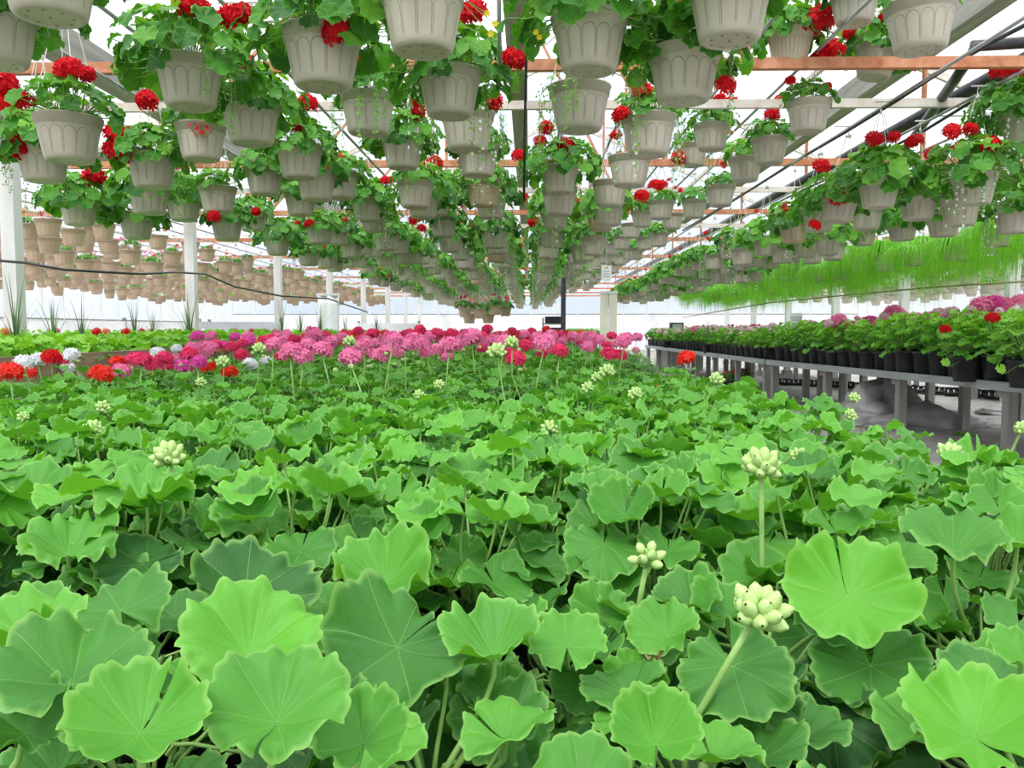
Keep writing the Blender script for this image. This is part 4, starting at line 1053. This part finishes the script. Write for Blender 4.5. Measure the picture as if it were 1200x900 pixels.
# left bay: tan pots
cand = []; rnd = random.Random(21)
for li in range(15):
    x = -5.25 - li * .50; y = 6.9 + (li % 2) * .33
    while y < 30:
        if x / y > -.74: cand.append((x + rnd.uniform(-.015, .015), y + rnd.uniform(-.12, .12), rnd.uniform(1.02, 1.36)))
        y += .64
cand.sort(key=lambda c: c[1] + abs(c[0]) * .2)
for i, (x, y, z) in enumerate(cand[:300]):
    p = Vector((x, y, CAM_H + z))
    basket(p, 'low' if rnd.random() < .8 else 'none', CAM_H + 1.58, rnd, 'tan hanging basket with a low tuft of young flowers in the left bay', 'tan baskets in the left bay', 'pot_tan', False, 1.0, rnd.uniform(.5, .72),
           rnd.choice([1, 2, 2, 3]), ('deeppink', 'orange', 'pink', 'whitep', 'palepink'), [], 0, None, 'tan_basket')
basket_lump(cand[300:], 'distant_tan_baskets', 'furthest tan hanging baskets of the left bay', 'pot_tan', 'leaf_left', 1.58, 'palepink', 4)
for li in range(15): hang_pipe(-5.25 - li * .50, CAM_H + 1.58, 6, 31, 'thin steel rail that carries the tan baskets', 'rails in the left bay')
# right bay: pale pots behind ferns
rnd = random.Random(22)
for li in range(7):
    x = 6.7 + li * .6; y = 11.5 + (li % 2) * .5
    while y < 24:
        basket(Vector((x, y, CAM_H + rnd.uniform(.85, 1.0))), rnd.choice(['low', 'none', 'low']), CAM_H + 1.5, rnd, 'pale hanging basket in the right bay behind the trailing green ones', 'pale baskets in the right bay', 'pot', False, 1, .8, rnd.choice([0, 1, 2]), ('red', 'deeppink', 'orange'), (), 0, None, 'pale_basket')
        y += 1.1
    hang_pipe(x, CAM_H + 1.5, 9, 25, 'thin steel rail in the right bay', 'rails in the right bay')

# ferny trailing baskets
def fern_mesh(seed):
    rnd = random.Random(seed); mb = MB()
    for k in range(480):
        a = rnd.uniform(0, 6.28); dv = Vector((cos(a), sin(a), 0)); out = rnd.uniform(.05, .26); L = rnd.uniform(.12, .70) * (1 + .35 * sin(a * 2 + seed))
        side = Vector((-dv.y, dv.x, 0)); w = rnd.uniform(.0025, .0045); pts = []
        r0 = rnd.uniform(.02, .12)
        for i in range(6):
            t = i / 5; pts.append(dv * (r0 + (out + .05) * min(1, t * 1.7)) + Vector((rnd.uniform(-.01, .01), rnd.uniform(-.01, .01), .19 + .14 * sin(min(1, t * 1.8) * pi * .8) - L * max(0, t - .25) ** 1.1)))
        vs = []; tn = rnd.uniform(.1, 1)
        for i, p in enumerate(pts): vs += [p - side * w * (1.2 - i / 5), p + side * w * (1.2 - i / 5)]
        mb.add(vs, [(2 * i, 2 * i + 1, 2 * i + 3, 2 * i + 2) for i in range(5)], 0, None, tn)
        for i in range(1, 5):
            for s_ in (-1, 1):
                p = pts[i]; q = p + side * s_ * .02 + Vector((0, 0, -.018)) + dv * rnd.uniform(-.01, .01)
                mb.add([p, p + Vector((0, 0, -.006)), q], [(0, 1, 2)], 0, None, tn)
    return mb.mesh('foliage', [MT['fern']])
FERN = [fern_mesh(s) for s in (1, 2, 3)]
rnd = random.Random(31); fx = []
for li, x in enumerate([4.15, 4.75, 5.35]):
    y = 7.4 + li * .35
    while y < 22: fx.append((x + rnd.uniform(-.015, .015), y + rnd.uniform(-.1, .1), rnd.uniform(.84, 1.04))); y += .72 if y < 13 else .85
    hang_pipe(x, PZ_LO - .1, 5, 23, 'thin steel rail that carries the trailing green baskets', 'rails over the trailing green baskets')
for (x, y, z) in fx:
    t = basket(Vector((x, y, CAM_H + z)), None, PZ_LO - .1, rnd, 'basket of bright feathery green strands trailing down at right', 'trailing green baskets at right', 'pot', False, 1.0, 1, 0, ('red',), [], 0, None, 'trailing_fern_basket')
    tag(link('foliage', rnd.choice(FERN), t, None, None, (1, 1, rnd.uniform(.6, 1.15))), kind='stuff')

# =================================================================== RIGHT BENCH
BH = .65
def flower_bench(P0, P1, W, lab):
    P0, P1 = Vector(P0), Vector(P1); d = (P1 - P0).normalized(); L = (P1 - P0).length; nrm = Vector((d.y, -d.x, 0)); ang = atan2(d.y, d.x)
    t = thing('flower_bench', (P0.x, P0.y, 0), lab, 'bench', None, ang)   # local +x along the bench, -y to the right
    mb = MB(); mb.box((L / 2, 0, BH - .035), (L, .035, .075)); link('front_rail', mb.mesh('front_rail', [MT['rail']], False), t)
    mb = MB(); mb.box((L / 2, -W, BH - .035), (L, .035, .075)); link('back_rail', mb.mesh('back_rail', [MT['rail']], False), t)
    sm_ = MB(); sm_.box((0, -W / 2, BH - .06), (.05, W - .04, .05)); sm_ = sm_.mesh('crosspiece', [MT['greywood']], False)
    lm = MB(); lm.box((0, 0, (BH - .08) / 2), (.085, .085, BH - .08)); lm = lm.mesh('leg', [MT['greywood']], False)
    dm = MB(); dm.box((L / 2, 0, BH - .028), (L - .02, .10, .012)); dm = dm.mesh('deck_slat', [MT['greywood']], False)
    for k in range(int(W / .14)): link('deck_slat', dm, t, (0, -.09 - k * .14, 0))
    n = max(3, int(L / 1.55))
    for k in range(n + 1):
        x = .12 + (L - .24) * k / n
        link('crosspiece', sm_, t, (x, 0, 0)); link('leg', lm, t, (x, -.07, 0)); link('leg', lm, t, (x, -W * .52, 0)); link('leg', lm, t, (x, -W + .07, 0))
        bl = MB(); bl.box((x + .09, -.06, BH - .105), (.09, .06, .06)); link('wood_block', bl.mesh('wood_block', [MT['beamwood']], False), t)
    return t, d, nrm, L
mb = MB(); mb.lathe([(.07, 0), (.075, .004), (.092, .15), (.098, .15), (.098, .165), (.092, .165), (.088, .15)], 16, 0, True); POTB = mb.mesh('pot', [MT['black_pot']])
FO_BEN = [joined(600 + s, 34, .15, .03, .19, (.05, .075), .06, (.3, .9), 'leaf_left') for s in range(4)]
FO_BEN2 = [joined(640 + s, 34, .15, .03, .19, (.05, .075), .06, (.1, .7), 'leaf') for s in range(3)]
TP_BEN = [make_tpl(680 + s, 34, .155, .02, .22, (.05, .085), .07, (.3, 1.0), 'leaf_left') for s in range(3)]
def fill_bench(P0, d, nrm, L, W, sp, rnd, lab, grp, near_ind=False, zb=BH - .02, colsets=None, hgt=1.0):
    i = 0; x = .14
    while x < L - .08:
        k = 0; w = .12
        while w < W - .05:
            p = P0 + d * (x + rnd.uniform(-.02, .02)) + nrm * (w + rnd.uniform(-.02, .02))
            ind = near_ind and w < .35
            cols = colsets[k % len(colsets)]
            rz = rnd.uniform(0, 6.28)
            t = thing('bench_geranium', (p.x, p.y, zb), lab, 'plant', grp, rz); t.scale = (1.5 if p.y < 9 else 1.35 if p.y < 12.2 else 1.2,) * 3
            link('pot', POTB, t)
            if ind:
                lv, st = rnd.choice(TP_BEN); link('stem', st, t, (0, 0, .14))
                for m in lv: link('leaf', m, t, (0, 0, .14), None, (1, 1, 1.25))
            else: tag(link('foliage', rnd.choice(FO_BEN if rnd.random() < .7 else FO_BEN2), t, (0, 0, .14), None, (1.1, 1.1, hgt * rnd.uniform(1.0, 1.4))), kind='stuff')
            for h in range(rnd.choice([2, 3, 4, 5]) if cols else 0):
                a = rnd.uniform(0, 6.28); rr = rnd.uniform(0, .13)
                link('flower_head', rnd.choice(HEADLO[rnd.choice(cols)] if p.y > 6.5 else HEAD[rnd.choice(cols)]), t, (cos(a) * rr, sin(a) * rr, .15 + (rnd.uniform(.17, .25) + .022 * k) * hgt), (rnd.uniform(-.6, .6), rnd.uniform(-.6, .6), 0), rnd.uniform(.018, .036))
            w += sp; k += 1
        x += sp; i += 1
rnd = random.Random(51)
A0, A1, A2 = Vector((4.22, 5.2, 0)), Vector((3.53, 12.1, 0)), Vector((3.36, 23.5, 0))
t, d, nrm, L = flower_bench(A0, A1, 1.5, 'grey railed bench on wooden legs at right, nearer section')
fill_bench(A0, d, nrm, L, 1.5, .27, rnd, 'bushy geranium in black pot on the nearer section of the right bench', 'plants on the nearer right bench', True, colsets=[[], ['palepink', 'pink'], ['palepink', 'whitep', 'magenta'], ['pink', 'palepink'], ['pink', 'magenta', 'palepink'], ['pink', 'pink']])
t, d, nrm, L = flower_bench(A1 + Vector((.0, .14, 0)), A2, 1.3, 'grey railed bench on wooden legs at right, further section')
fill_bench(A1 + Vector((.0, .14, 0)), d, nrm, L, 1.3, .31, rnd, 'small pale pink geranium in black pot on the further section of the right bench', 'plants on the further right bench', False, colsets=[['palepink'], ['palepink', 'whitep'], ['palepink', 'pink'], ['palepink', 'deeppink']])
# tall bright plants at the right edge of the photo
for i, (px, py, d_, s, lab) in enumerate([(1190, 408, 6.6, 1.8, 'pale green bushy geranium spilling over the bench rail at the right edge'), (1122, 412, 7.4, 1.5, 'pale green geranium with dark red blooms spilling over the bench rail'), (1240, 402, 6.0, 1.8, 'pale green geranium cut by the right edge of the photo')]):
    p = at(px, py, d_); p.x += .08; rz = i * 1.3
    t = thing('tall_bench_geranium', (p.x, p.y, BH - .02), lab, 'plant', None, rz); link('pot', POTB, t, None, None, 1.35); lv, st = TP_BEN[i]
    link('stem', st, t, (0, 0, .19))
    for m in lv: link('leaf', m, t, (0, 0, .19), None, (s, s, s * .95))
    for (hx, hy, w, col) in ([(1108, 386, 15, 'red')] if i == 1 else [(1163, 373, 18, 'red')] if i == 0 else []):
        q = at(hx, hy, d_ - .1); inv = (Matrix.Translation((p.x, p.y, BH - .02)) @ Matrix.Rotation(rz, 4, 'Z')).inverted()
        st = stalk_between('flower_stalk', (p.x, p.y, BH + .2), q, t, inv); link('flower_head', HEAD[col][0], st, inv @ q, None, w * d_ / FPX * .5)
    st = MB(); a0 = Vector((0, 0, .15))
    inv = (Matrix.Translation((p.x, p.y, BH - .02)) @ Matrix.Rotation(rz, 4, 'Z')).inverted()
    if i < 2:
        e = inv @ at(*[(1172, 432), (1108, 424)][i], d_ - .25); mb = MB()
        blade(mb, e, inv.to_3x3() @ Vector((0, -1, .3)), inv.to_3x3() @ Vector((.2, 0, -1)), .085, random.Random(i), 63, 5, .08, .1, .1, .02, tone=.9); petiole(mb, a0, e, Vector((0, 0, 1)), .002)
        link('leaf', mb.mesh('leaf', [MT['leaf_left'], MT['stem']]), t)
BENP = [o for o in bpy.data.objects if o.name.startswith('bench_geranium')]
for i, (px, py, w, col) in enumerate([(1047,365,22,'pink'),(1056,369,16,'pink'),(1038,370,16,'palepink'),(1020,376,18,'magenta'),(1010,380,14,'palepink'),(982,375,20,'pink'),(972,378,14,'palepink'),(990,379,12,'pink'),(1076,370,12,'magenta'),(1100,367,18,'palepink'),(1115,366,20,'palepink'),(1090,370,14,'pink'),
 (1150,357,26,'pink'),(1165,354,22,'magenta'),(1178,356,22,'pink'),(1188,360,18,'palepink'),(1140,362,16,'palepink'),(1000,385,13,'whitep'),(993,383,10,'magenta'),(915,384,12,'whitep'),(921,388,12,'whitep'),(940,386,9,'red'),(952,381,12,'palepink'),(960,384,10,'whitep'),(1128,372,12,'palepink'),(1030,384,10,'whitep'),
 (905,381,10,'palepink'),(890,383,9,'palepink'),(876,384,9,'palepink'),(862,385,8,'palepink'),(848,385,8,'palepink'),(837,383,9,'palepink'),(822,386,7,'palepink'),(812,385,9,'pink'),(795,387,7,'palepink'),(772,387,7,'palepink'),(780,389,6,'palepink'),(1066,376,12,'palepink'),(1085,378,10,'whitep'),(948,378,10,'pink'),(930,383,9,'pink'),(1195,352,20,'pink')]):
    d_ = 8.6 if px > 1080 else 10.0 if px > 960 else 13.0 if px > 900 else 17.0
    q = at(px, py + 1, d_)
    o = min(BENP, key=lambda b: (b.location.x - q.x) ** 2 + (b.location.y - q.y) ** 2)
    inv = (Matrix.Translation(o.location) @ Matrix.Rotation(o.rotation_euler.z, 4, 'Z') @ Matrix.Scale(o.scale[0], 4)).inverted()
    lc = inv @ q; m_ = MB(); a0 = Vector((lc.x * .6, lc.y * .6, .22)); m_.tube([a0, a0.lerp(lc, .5), lc], .002, 5)
    so = link('flower_stalk', m_.mesh('flower_stalk', [MT['stem']]), o)
    link('flower_head', (HEAD if w > 12 else HEADLO)[col][i % 2], so, lc, (.3 * sin(i), .2, i), w * d_ / FPX * .5 / o.scale[0] * 1.05)
# sign on the bench
p = at(933, 381, 11.6); t = thing('price_sign', (p.x, p.y, BH), 'white card sign standing among the flowers on the right bench', 'sign')
h = .11; zc = p.z - BH
mb = MB(); mb.box((0, 0, zc + .05), (.17, .006, .24)); link('card', mb.mesh('card', [MT['sign']], False), t)
mb = MB(); mb.box((0, .006, (zc) / 2), (.012, .006, zc)); link('stake', mb.mesh('stake', [MT['whitewood']], False), t)
def text(body, size, loc, rot, parent, m, name='lettering'):
    cu = bpy.data.curves.new(name, 'FONT'); cu.body = body; cu.size = size; cu.align_x = 'CENTER'; cu.align_y = 'CENTER'; cu.extrude = .0006
    cu.materials.append(m); tmp = bpy.data.objects.new('tmp', cu)
    me = bpy.data.meshes.new_from_object(tmp); me.name = name; bpy.data.objects.remove(tmp); bpy.data.curves.remove(cu)
    return link(name, me, parent, loc, rot)
text('Ivy Geranium\n& Custom', .032, (0, -.005, zc + .09), (pi / 2, 0, 0), t, MT['ink'])
p = at(710, 320, 7.0); p.x = .66; t = thing('hanging_sign', (p.x, p.y, p.z - .07), 'small white card hung between the far baskets right of centre', 'sign')
mb = MB(); mb.box((0, 0, 0.07), (.085, .004, .13)); link('card', mb.mesh('card', [MT['sign']], False), t)
mb = MB(); mb.box((0, -.003, .115), (.03, .002, .014)); link('emblem', mb.mesh('emblem', [MT['yellow']], False), t)
for k in range(3):
    mb = MB(); mb.box((0, -.003, .085 - k * .022), (.055, .002, .004)); link('print_line', mb.mesh('print_line', [MT['ink']], False), t)
mb = MB(); mb.tube([(0, 0, .135), (0, 0, PZ_LO - p.z + .07)], .002, 4); link('string', mb.mesh('string', [MT['wire']]), t)
# things under the bench
def crumple(name, c, size, seed, lab, cat, m):
    rnd = random.Random(seed); mb = MB(); nu, nv = 26, 14; vs = []
    for j in range(nv + 1):
        for i in range(nu):
            a = 2 * pi * i / nu; f = j / nv; r = sin(pi * (.08 + .9 * f) * .5 + .0) if False else sqrt(max(0, 1 - (f) ** 2.2))
            rr = r * (1 + .16 * abs(sin(2.5 * a + 3 * f + seed)) + .12 * abs(sin(4.5 * a - 5 * f))) + rnd.uniform(-.07, .07) * (r > .05)
            vs.append((rr * cos(a) * size[0], rr * sin(a) * size[1], f * size[2] * (1 + .4 * sin(2 * a + seed) * f + .2 * abs(sin(4 * a)))))
    fs = [(j * nu + i, j * nu + (i + 1) % nu, (j + 1) * nu + (i + 1) % nu, (j + 1) * nu + i) for j in range(nv) for i in range(nu)]
    mb.add(vs, fs); tag(link(name, mb.mesh(name, [MT[m]]), None, c), lab, cat)
q = at(1035, 478, 9.4); crumple('plastic_sheet_heap', (q.x, q.y, .02), (.42, .3, .34), 2, 'crumpled grey plastic sheet heaped under the bench behind the leg', 'plastic sheet', 'plastic')
q = at(1085, 494, 9.0); crumple('rolled_cloth', (q.x, q.y, .02), (.55, .22, .2), 5, 'rolled grey ground cloth lying before the plastic heap under the bench', 'cloth roll', 'plastic')
q = at(1200, 470, 10.4); crumple('rolled_cloth', (q.x, q.y, .02), (.5, .2, .12), 7, 'flat grey cloth bundle under the bench near the right edge', 'cloth roll', 'plastic')
# crates of black pots under / behind the bench
mb = MB()
for i in range(6):
    for j in range(4): mb.tube([(i * .09 - .225, j * .09 - .135, .0), (i * .09 - .225, j * .09 - .135, .09)], .032, 7, 0, r2=.042)
mb.box((0, 0, .005), (.56, .38, .01)); mb.box((0, -.19, .03), (.56, .008, .06)); mb.box((0, .19, .03), (.56, .008, .06)); mb.box((.28, 0, .03), (.008, .38, .06)); mb.box((-.28, 0, .03), (.008, .38, .06))
for i in range(7): mb.box((i * .085 - .25, -.196, .06), (.02, .006, .05), 1)
CRATE = mb.mesh('pot_tray', [MT['black'], MT['white']])
for k in range(14):
    q = at(905 + k * 24, 447 + k * 1.5, 16.2 - k * .3)
    tag(link('pot_tray', CRATE, None, (q.x + .1, q.y, .03 + (.0)), (0, 0, -.3)), 'black tray of empty pots with white tags on the ground behind the bench legs', 'tray', 'trays on the ground under the bench')
# red flowering trays low under the further bench
for k in range(5):
    q = at(850 + k * 10, 440, 14.5); t = thing('ground_plant', (q.x, 14.3 + .3 * k, .02), 'low red flowering plant on the ground under the further bench', 'plant', 'plants on the ground', k)
    link('pot', POTB, t); tag(link('foliage', FO_BEN2[k % 3], t, (0, 0, .14)), kind='stuff')
    for h in range(3): link('flower_head', HEADLO['deeppink'][h % 2], t, (.08 * cos(h * 2), .08 * sin(h * 2), .32), None, .03)
rnd = random.Random(71)
for k in range(9):
    q = at(1010 + rnd.uniform(0, 190), 480, 8)
    t = thing('ground_weed', (q.x, rnd.uniform(7.2, 10.5), .012), 'small green weed growing on the ground under the bench', 'weed', 'weeds under the bench', k)
    tag(link('foliage', FO_BEN[k % 4], t, (0, 0, -.03), None, (.9, .9, .35)), kind='stuff')
for k in range(60):
    q = Vector((rnd.uniform(3.2, 5.6), rnd.uniform(7.0, 10.5), .035))
    mb = MB() if k == 0 else mb
    M = frame((rnd.uniform(-.3, .3), rnd.uniform(-.3, .3), 1), (rnd.uniform(-1, 1), 1, 0)); s = rnd.uniform(.012, .03)
    mb.add([q + M @ Vector(v) for v in ((0, -s, 0), (s * .6, 0, .004), (0, s, 0), (-s * .6, 0, .004))], [(0, 1, 2, 3)], k % 4 == 0 and 1 or 0)
tag(link('fallen_petals', mb.mesh('fallen_petals', [MT['dry'], MT['red']])), 'fallen petals and dry leaf bits scattered on the aisle cloth', 'litter', kind='stuff')
# yellow-green and grassy plants beside the bench end
def blades(seed, n, L, spread, w=.004, mat='blade'):
    rnd = random.Random(seed); mb = MB()
    for k in range(n):
        a = rnd.uniform(0, 6.28); dv = Vector((cos(a), sin(a), 0)); l = rnd.uniform(.6, 1) * L; o_ = rnd.uniform(.1, 1) * spread; sdv = Vector((-dv.y, dv.x, 0)); vs = []
        for i in range(6):
            t = i / 5; p = dv * (o_ * t * t * l) + Vector((0, 0, l * t * (1 - .35 * o_ * t))); ww = w * (1 - t) + .0006
            vs += [p - sdv * ww, p + sdv * ww]
        mb.add(vs, [(2 * i, 2 * i + 1, 2 * i + 3, 2 * i + 2) for i in range(5)])
    return mb.mesh('blades', [MT[mat]])
p = at(775, 430, 4.6)
t = thing('grassy_plant', (BX1 - .12, 4.4, BTOP), 'grey green grassy plant at the right edge of the bed beside a scarlet bloom', 'plant', None); link('pot', POTS, t); tag(link('blades', blades(1, 160, .34, .5, .0035), t, (0, 0, .09)), kind='stuff')
t = thing('grassy_plant', (BX1 - .1, 3.9, BTOP), 'grassy tuft at the bed edge, in front of the other tuft', 'plant', None); link('pot', POTS, t); tag(link('blades', blades(2, 130, .3, .7, .0035), t, (0, 0, .09)), kind='stuff')
q = at(776, 400, 20); t = thing('yellow_leaved_plant', (q.x + .1, 20, BH), 'yellow green plant leaning over the further bench rail', 'plant'); link('pot', POTB, t)
YL = joined(901, 24, .14, .05, .2, (.06, .09), .06, (.9, 1.0), 'leaf_left'); tag(link('foliage', YL, t, (0, 0, .12)), kind='stuff')
q = at(830, 372, 16); t = thing('spiky_grass', (q.x, 16, BH - .02), 'airy pale grass rising above the further bench', 'plant'); link('pot', POTB, t); tag(link('blades', blades(4, 60, .62, .7, .004), t, (0, 0, .12)), kind='stuff')

# =================================================================== LEFT BED
LBX0, LBX1, LBT = -4.6, -2.2, .885
lb = thing('raised_bed', ((LBX0 + LBX1) / 2, 0, 0), 'raised bed with a tan side board left of the flower rows', 'bench')
mb = MB(); mb.box(((LBX1 - LBX0) / 2, 8.2, LBT + .015), (.04, 10.8, .17)); link('side_board', mb.mesh('side_board', [MT['brownboard']], False), lb)
mb = MB(); mb.box((-(LBX1 - LBX0) / 2, 8.2, LBT + .015), (.04, 10.8, .17)); link('side_board', mb.mesh('side_board', [MT['brownboard']], False), lb)
mb = MB(); mb.box((0, 2.85, LBT + .015), (LBX1 - LBX0, .04, .17)); link('end_board', mb.mesh('end_board', [MT['brownboard']], False), lb)
for k in range(14):
    mb = MB() if k == 0 else mb
    if k == 0: mb.box((0, 0, 0), (.16, 10.7, .02)); DK = mb.mesh('deck_board', [MT['greywood']], False)
    link('deck_board', DK, lb, (-(LBX1 - LBX0) / 2 + .11 + k * .171, 8.2, LBT - .06))
for k in range(5):
    for s in (-1, 1): mb = MB(); mb.box((s * ((LBX1 - LBX0) / 2 - .07), 3.1 + k * 2.5, (LBT - .07) / 2), (.09, .09, LBT - .07)); link('leg', mb.mesh('leg', [MT['greywood']], False), lb)
FO_L = [joined(800 + s, 30, .16, .03, .15, (.06, .10), .05, (.3, 1.0), 'leaf_left') for s in range(4)]
TP_L = [make_tpl(830 + s, 26, .15, .02, .16, (.06, .10), .05, (.25, 1.0), 'leaf_left') for s in range(3)]
mb = MB(); mb.lathe([(.05, 0), (.065, .07), (.068, .07), (.062, .065), (.003, .066)], 12, 0, True); POTL = mb.mesh('pot', [MT['black_pot']])
rnd = random.Random(61); y = 3.05
while y < 13:
    x = LBX1 - .15
    while x > LBX0 + .1:
        if x > -.68 * y - .3 or True:
            if x > -.70 * y - .2:
                t = thing('young_green_plant', (x + rnd.uniform(-.03, .03), y + rnd.uniform(-.03, .03), LBT - .05), 'bright green leafy young plant in the raised left bed', 'plant', 'young plants in the left bed', rnd.uniform(0, 6))
                link('pot', POTL, t)
                if y < 4.6:
                    lv, st = rnd.choice(TP_L); link('stem', st, t, (0, 0, .06))
                    for m in lv: link('leaf', m, t, (0, 0, .06))
                else: tag(link('foliage', rnd.choice(FO_L), t, (0, 0, .06), None, (1, 1, rnd.uniform(.8, 1.2))), kind='stuff')
                if rnd.random() < .10: link('flower_head', rnd.choice(HEADLO[rnd.choice(['deeppink', 'whitep', 'orange', 'red'])]), t, (0, 0, .25), None, .03)
        x -= .27
    y += .27
SPK = [blades(40 + s, 16, .5, .45, .007) for s in range(3)]
for i, (px, py, d_, s, lab) in enumerate([(18, 385, 4.3, 1.1, 'large arching spike plant at the far left edge'), (62, 385, 5.2, .9, 'airy spike plant near the first white post'), (95, 385, 6.2, .9, 'thin spike plant right of the first white post'), (158, 380, 6.6, 1.0, 'upright spike plant left of the second post'),
                                     (180, 384, 7.2, .8, 'low spike plant between posts one and two'), (222, 384, 6.2, 1.0, 'dense spike plant at the foot of the second white post'), (330, 384, 10, 1.2, 'spike plant at the foot of the third post'), (352, 384, 10.5, 1.0, 'spike plant just right of the third post'), (375, 384, 11, 1.1, 'spike plant in front of the white sheet'), (405, 385, 12, 1.0, 'spike plant right of the white sheet'), (455, 385, 12.5, 1.0, 'rightmost spike plant in the left bed')]):
    q = at(px, py, d_); x = max(LBX0 + .15, min(LBX1 - .15, q.x)); z = LBT - .05
    t = thing('spike_plant', (x, d_, z), lab, 'plant', None, i); link('pot', POTL, t); tag(link('blades', SPK[i % 3], t, (0, 0, .06), None, s * (1 + .1 * (i % 3))), kind='stuff')

# =================================================================== DISTANCE
rnd = random.Random(81)
def far_bench(x0, x1, y0, y1, h, lab, grp, plant_lab, cols, sp=.35, fo=None, m='greywood'):
    t = thing('far_bench', ((x0 + x1) / 2, y0, 0), lab, 'bench')
    mb = MB(); mb.box((0, (y1 - y0) / 2, h - .03), (x1 - x0, y1 - y0, .06)); link('top', mb.mesh('top', [MT[m]], False), t)
    for k in range(4):
        for s in (-1, 1): mb = MB(); mb.box((s * ((x1 - x0) / 2 - .06), .1 + (y1 - y0 - .2) * k / 3, (h - .06) / 2), (.07, .07, h - .06)); link('leg', mb.mesh('leg', [MT['greywood']], False), t)
    y = y0 + .15
    while y < y1:
        x = x0 + .15
        while x < x1 - .1:
            p = thing('far_potted_plant', (x, y, h), plant_lab, 'plant', grp, rnd.uniform(0, 6)); link('pot', POTL, p); tag(link('foliage', rnd.choice(fo or FO_BEN), p, (0, 0, .06)), kind='stuff')
            if cols and rnd.random() < .6: link('flower_head', rnd.choice(HEADLO[rnd.choice(cols)]), p, (0, 0, .24), None, .05)
            x += sp
        y += sp
far_bench(.9, 1.7, 17, 22, .85, 'bench of green plants at the end of the aisle behind the black pole', 'far aisle plants', 'green plant on the bench at the end of the aisle', ['whitep'])
far_bench(-1.6, .3, 18, 22, .78, 'bench behind the middle bed carrying reddish plants', 'far reddish plants', 'reddish flowering plant behind the middle bed', ['orange', 'red', 'deeppink'])
far_bench(7, 9.5, 9, 15, .75, 'bench of flowering plants in the right bay', 'right bay plants', 'flowering plant on the bench in the right bay', ['orange', 'red', 'pink'], .42)
far_bench(5.4, 6.6, 14, 22, .7, 'narrow bench behind the further right bench', 'narrow bench plants', 'small flowering plant on the narrow bench at right', ['palepink', 'deeppink'], .4)
# tall baskets of reddish begonia hanging low in the distance
for k, (px, py, d_) in enumerate([(545, 360, 17), (562, 362, 17.5), (580, 358, 18), (550, 368, 18), (572, 368, 18.5), (592, 360, 19)]):
    basket(at(px, py, d_), 'low', PZ_LO, rnd, 'low hung distant basket of orange red flowers at the centre', 'low hung distant baskets', 'pot_tan', False, 1.1, 1.0, 5, ('orange', 'red', 'deeppink'))
# stacked black crates near the pole
for k, (px, py) in enumerate([(648, 371), (649, 384)]):
    q = at(px, py + 4, 14); mb = MB(); mb.box((0, 0, .01), (.26, .2, .02))
    for s in (-1, 1): mb.box((s * .13, 0, .06), (.012, .2, .12)); mb.box((0, s * .1, .06), (.26, .012, .12))
    tag(link('black_crate', mb.mesh('black_crate', [MT['black']], False), None, (q.x, 14, q.z - .06)), ['black crate left of the thin pole, upper', 'black crate left of the thin pole, lower'][k], 'crate')
q = at(649, 390, 14); t = thing('crate_stand', (q.x, 14, 0), 'small shelf stand that holds the black crates', 'stand')
for zz in (at(648, 375, 14).z - .07, at(649, 388, 14).z - .07): mb = MB(); mb.box((0, 0, zz), (.4, .26, .02)); link('shelf', mb.mesh('shelf', [MT['greywood']], False), t)
for sx in (-1, 1):
    for sy in (-1, 1): mb = MB(); mb.box((sx * .185, sy * .115, .65), (.025, .025, 1.3)); link('leg', mb.mesh('leg', [MT['greywood']], False), t)
# brown cupboard with dark machine by the far right wall
q = at(787, 380, 22); t = thing('brown_cupboard', (q.x, 22, 0), 'brown cupboard by the far wall beyond the bench', 'cupboard')
mb = MB(); mb.box((0, 0, .5), (.66, .4, 1.0)); link('carcass', mb.mesh('carcass', [MT['brownboard']], False), t)
for s in (-1, 1): mb = MB(); mb.box((s * .16, -.21, .5), (.30, .02, .9)); link('door', mb.mesh('door', [MT['white' if s < 0 else 'greysheet']], False), t)
t = thing('dark_monitor', (q.x + .12, 21.95, 1.0), 'dark box shaped machine standing on the brown cupboard', 'machine')
mb = MB(); mb.box((0, 0, .14), (.34, .26, .28)); link('housing', mb.mesh('housing', [MT['black']], False), t)
mb = MB(); mb.box((0, -.135, .15), (.26, .01, .18)); link('screen', mb.mesh('screen', [MT['greysheet']], False), t)
for k, (px, w) in enumerate([(530, .8), (560, 1.0), (625, .9), (770, 3.0)]):
    pass
print('objects', len(bpy.data.objects))
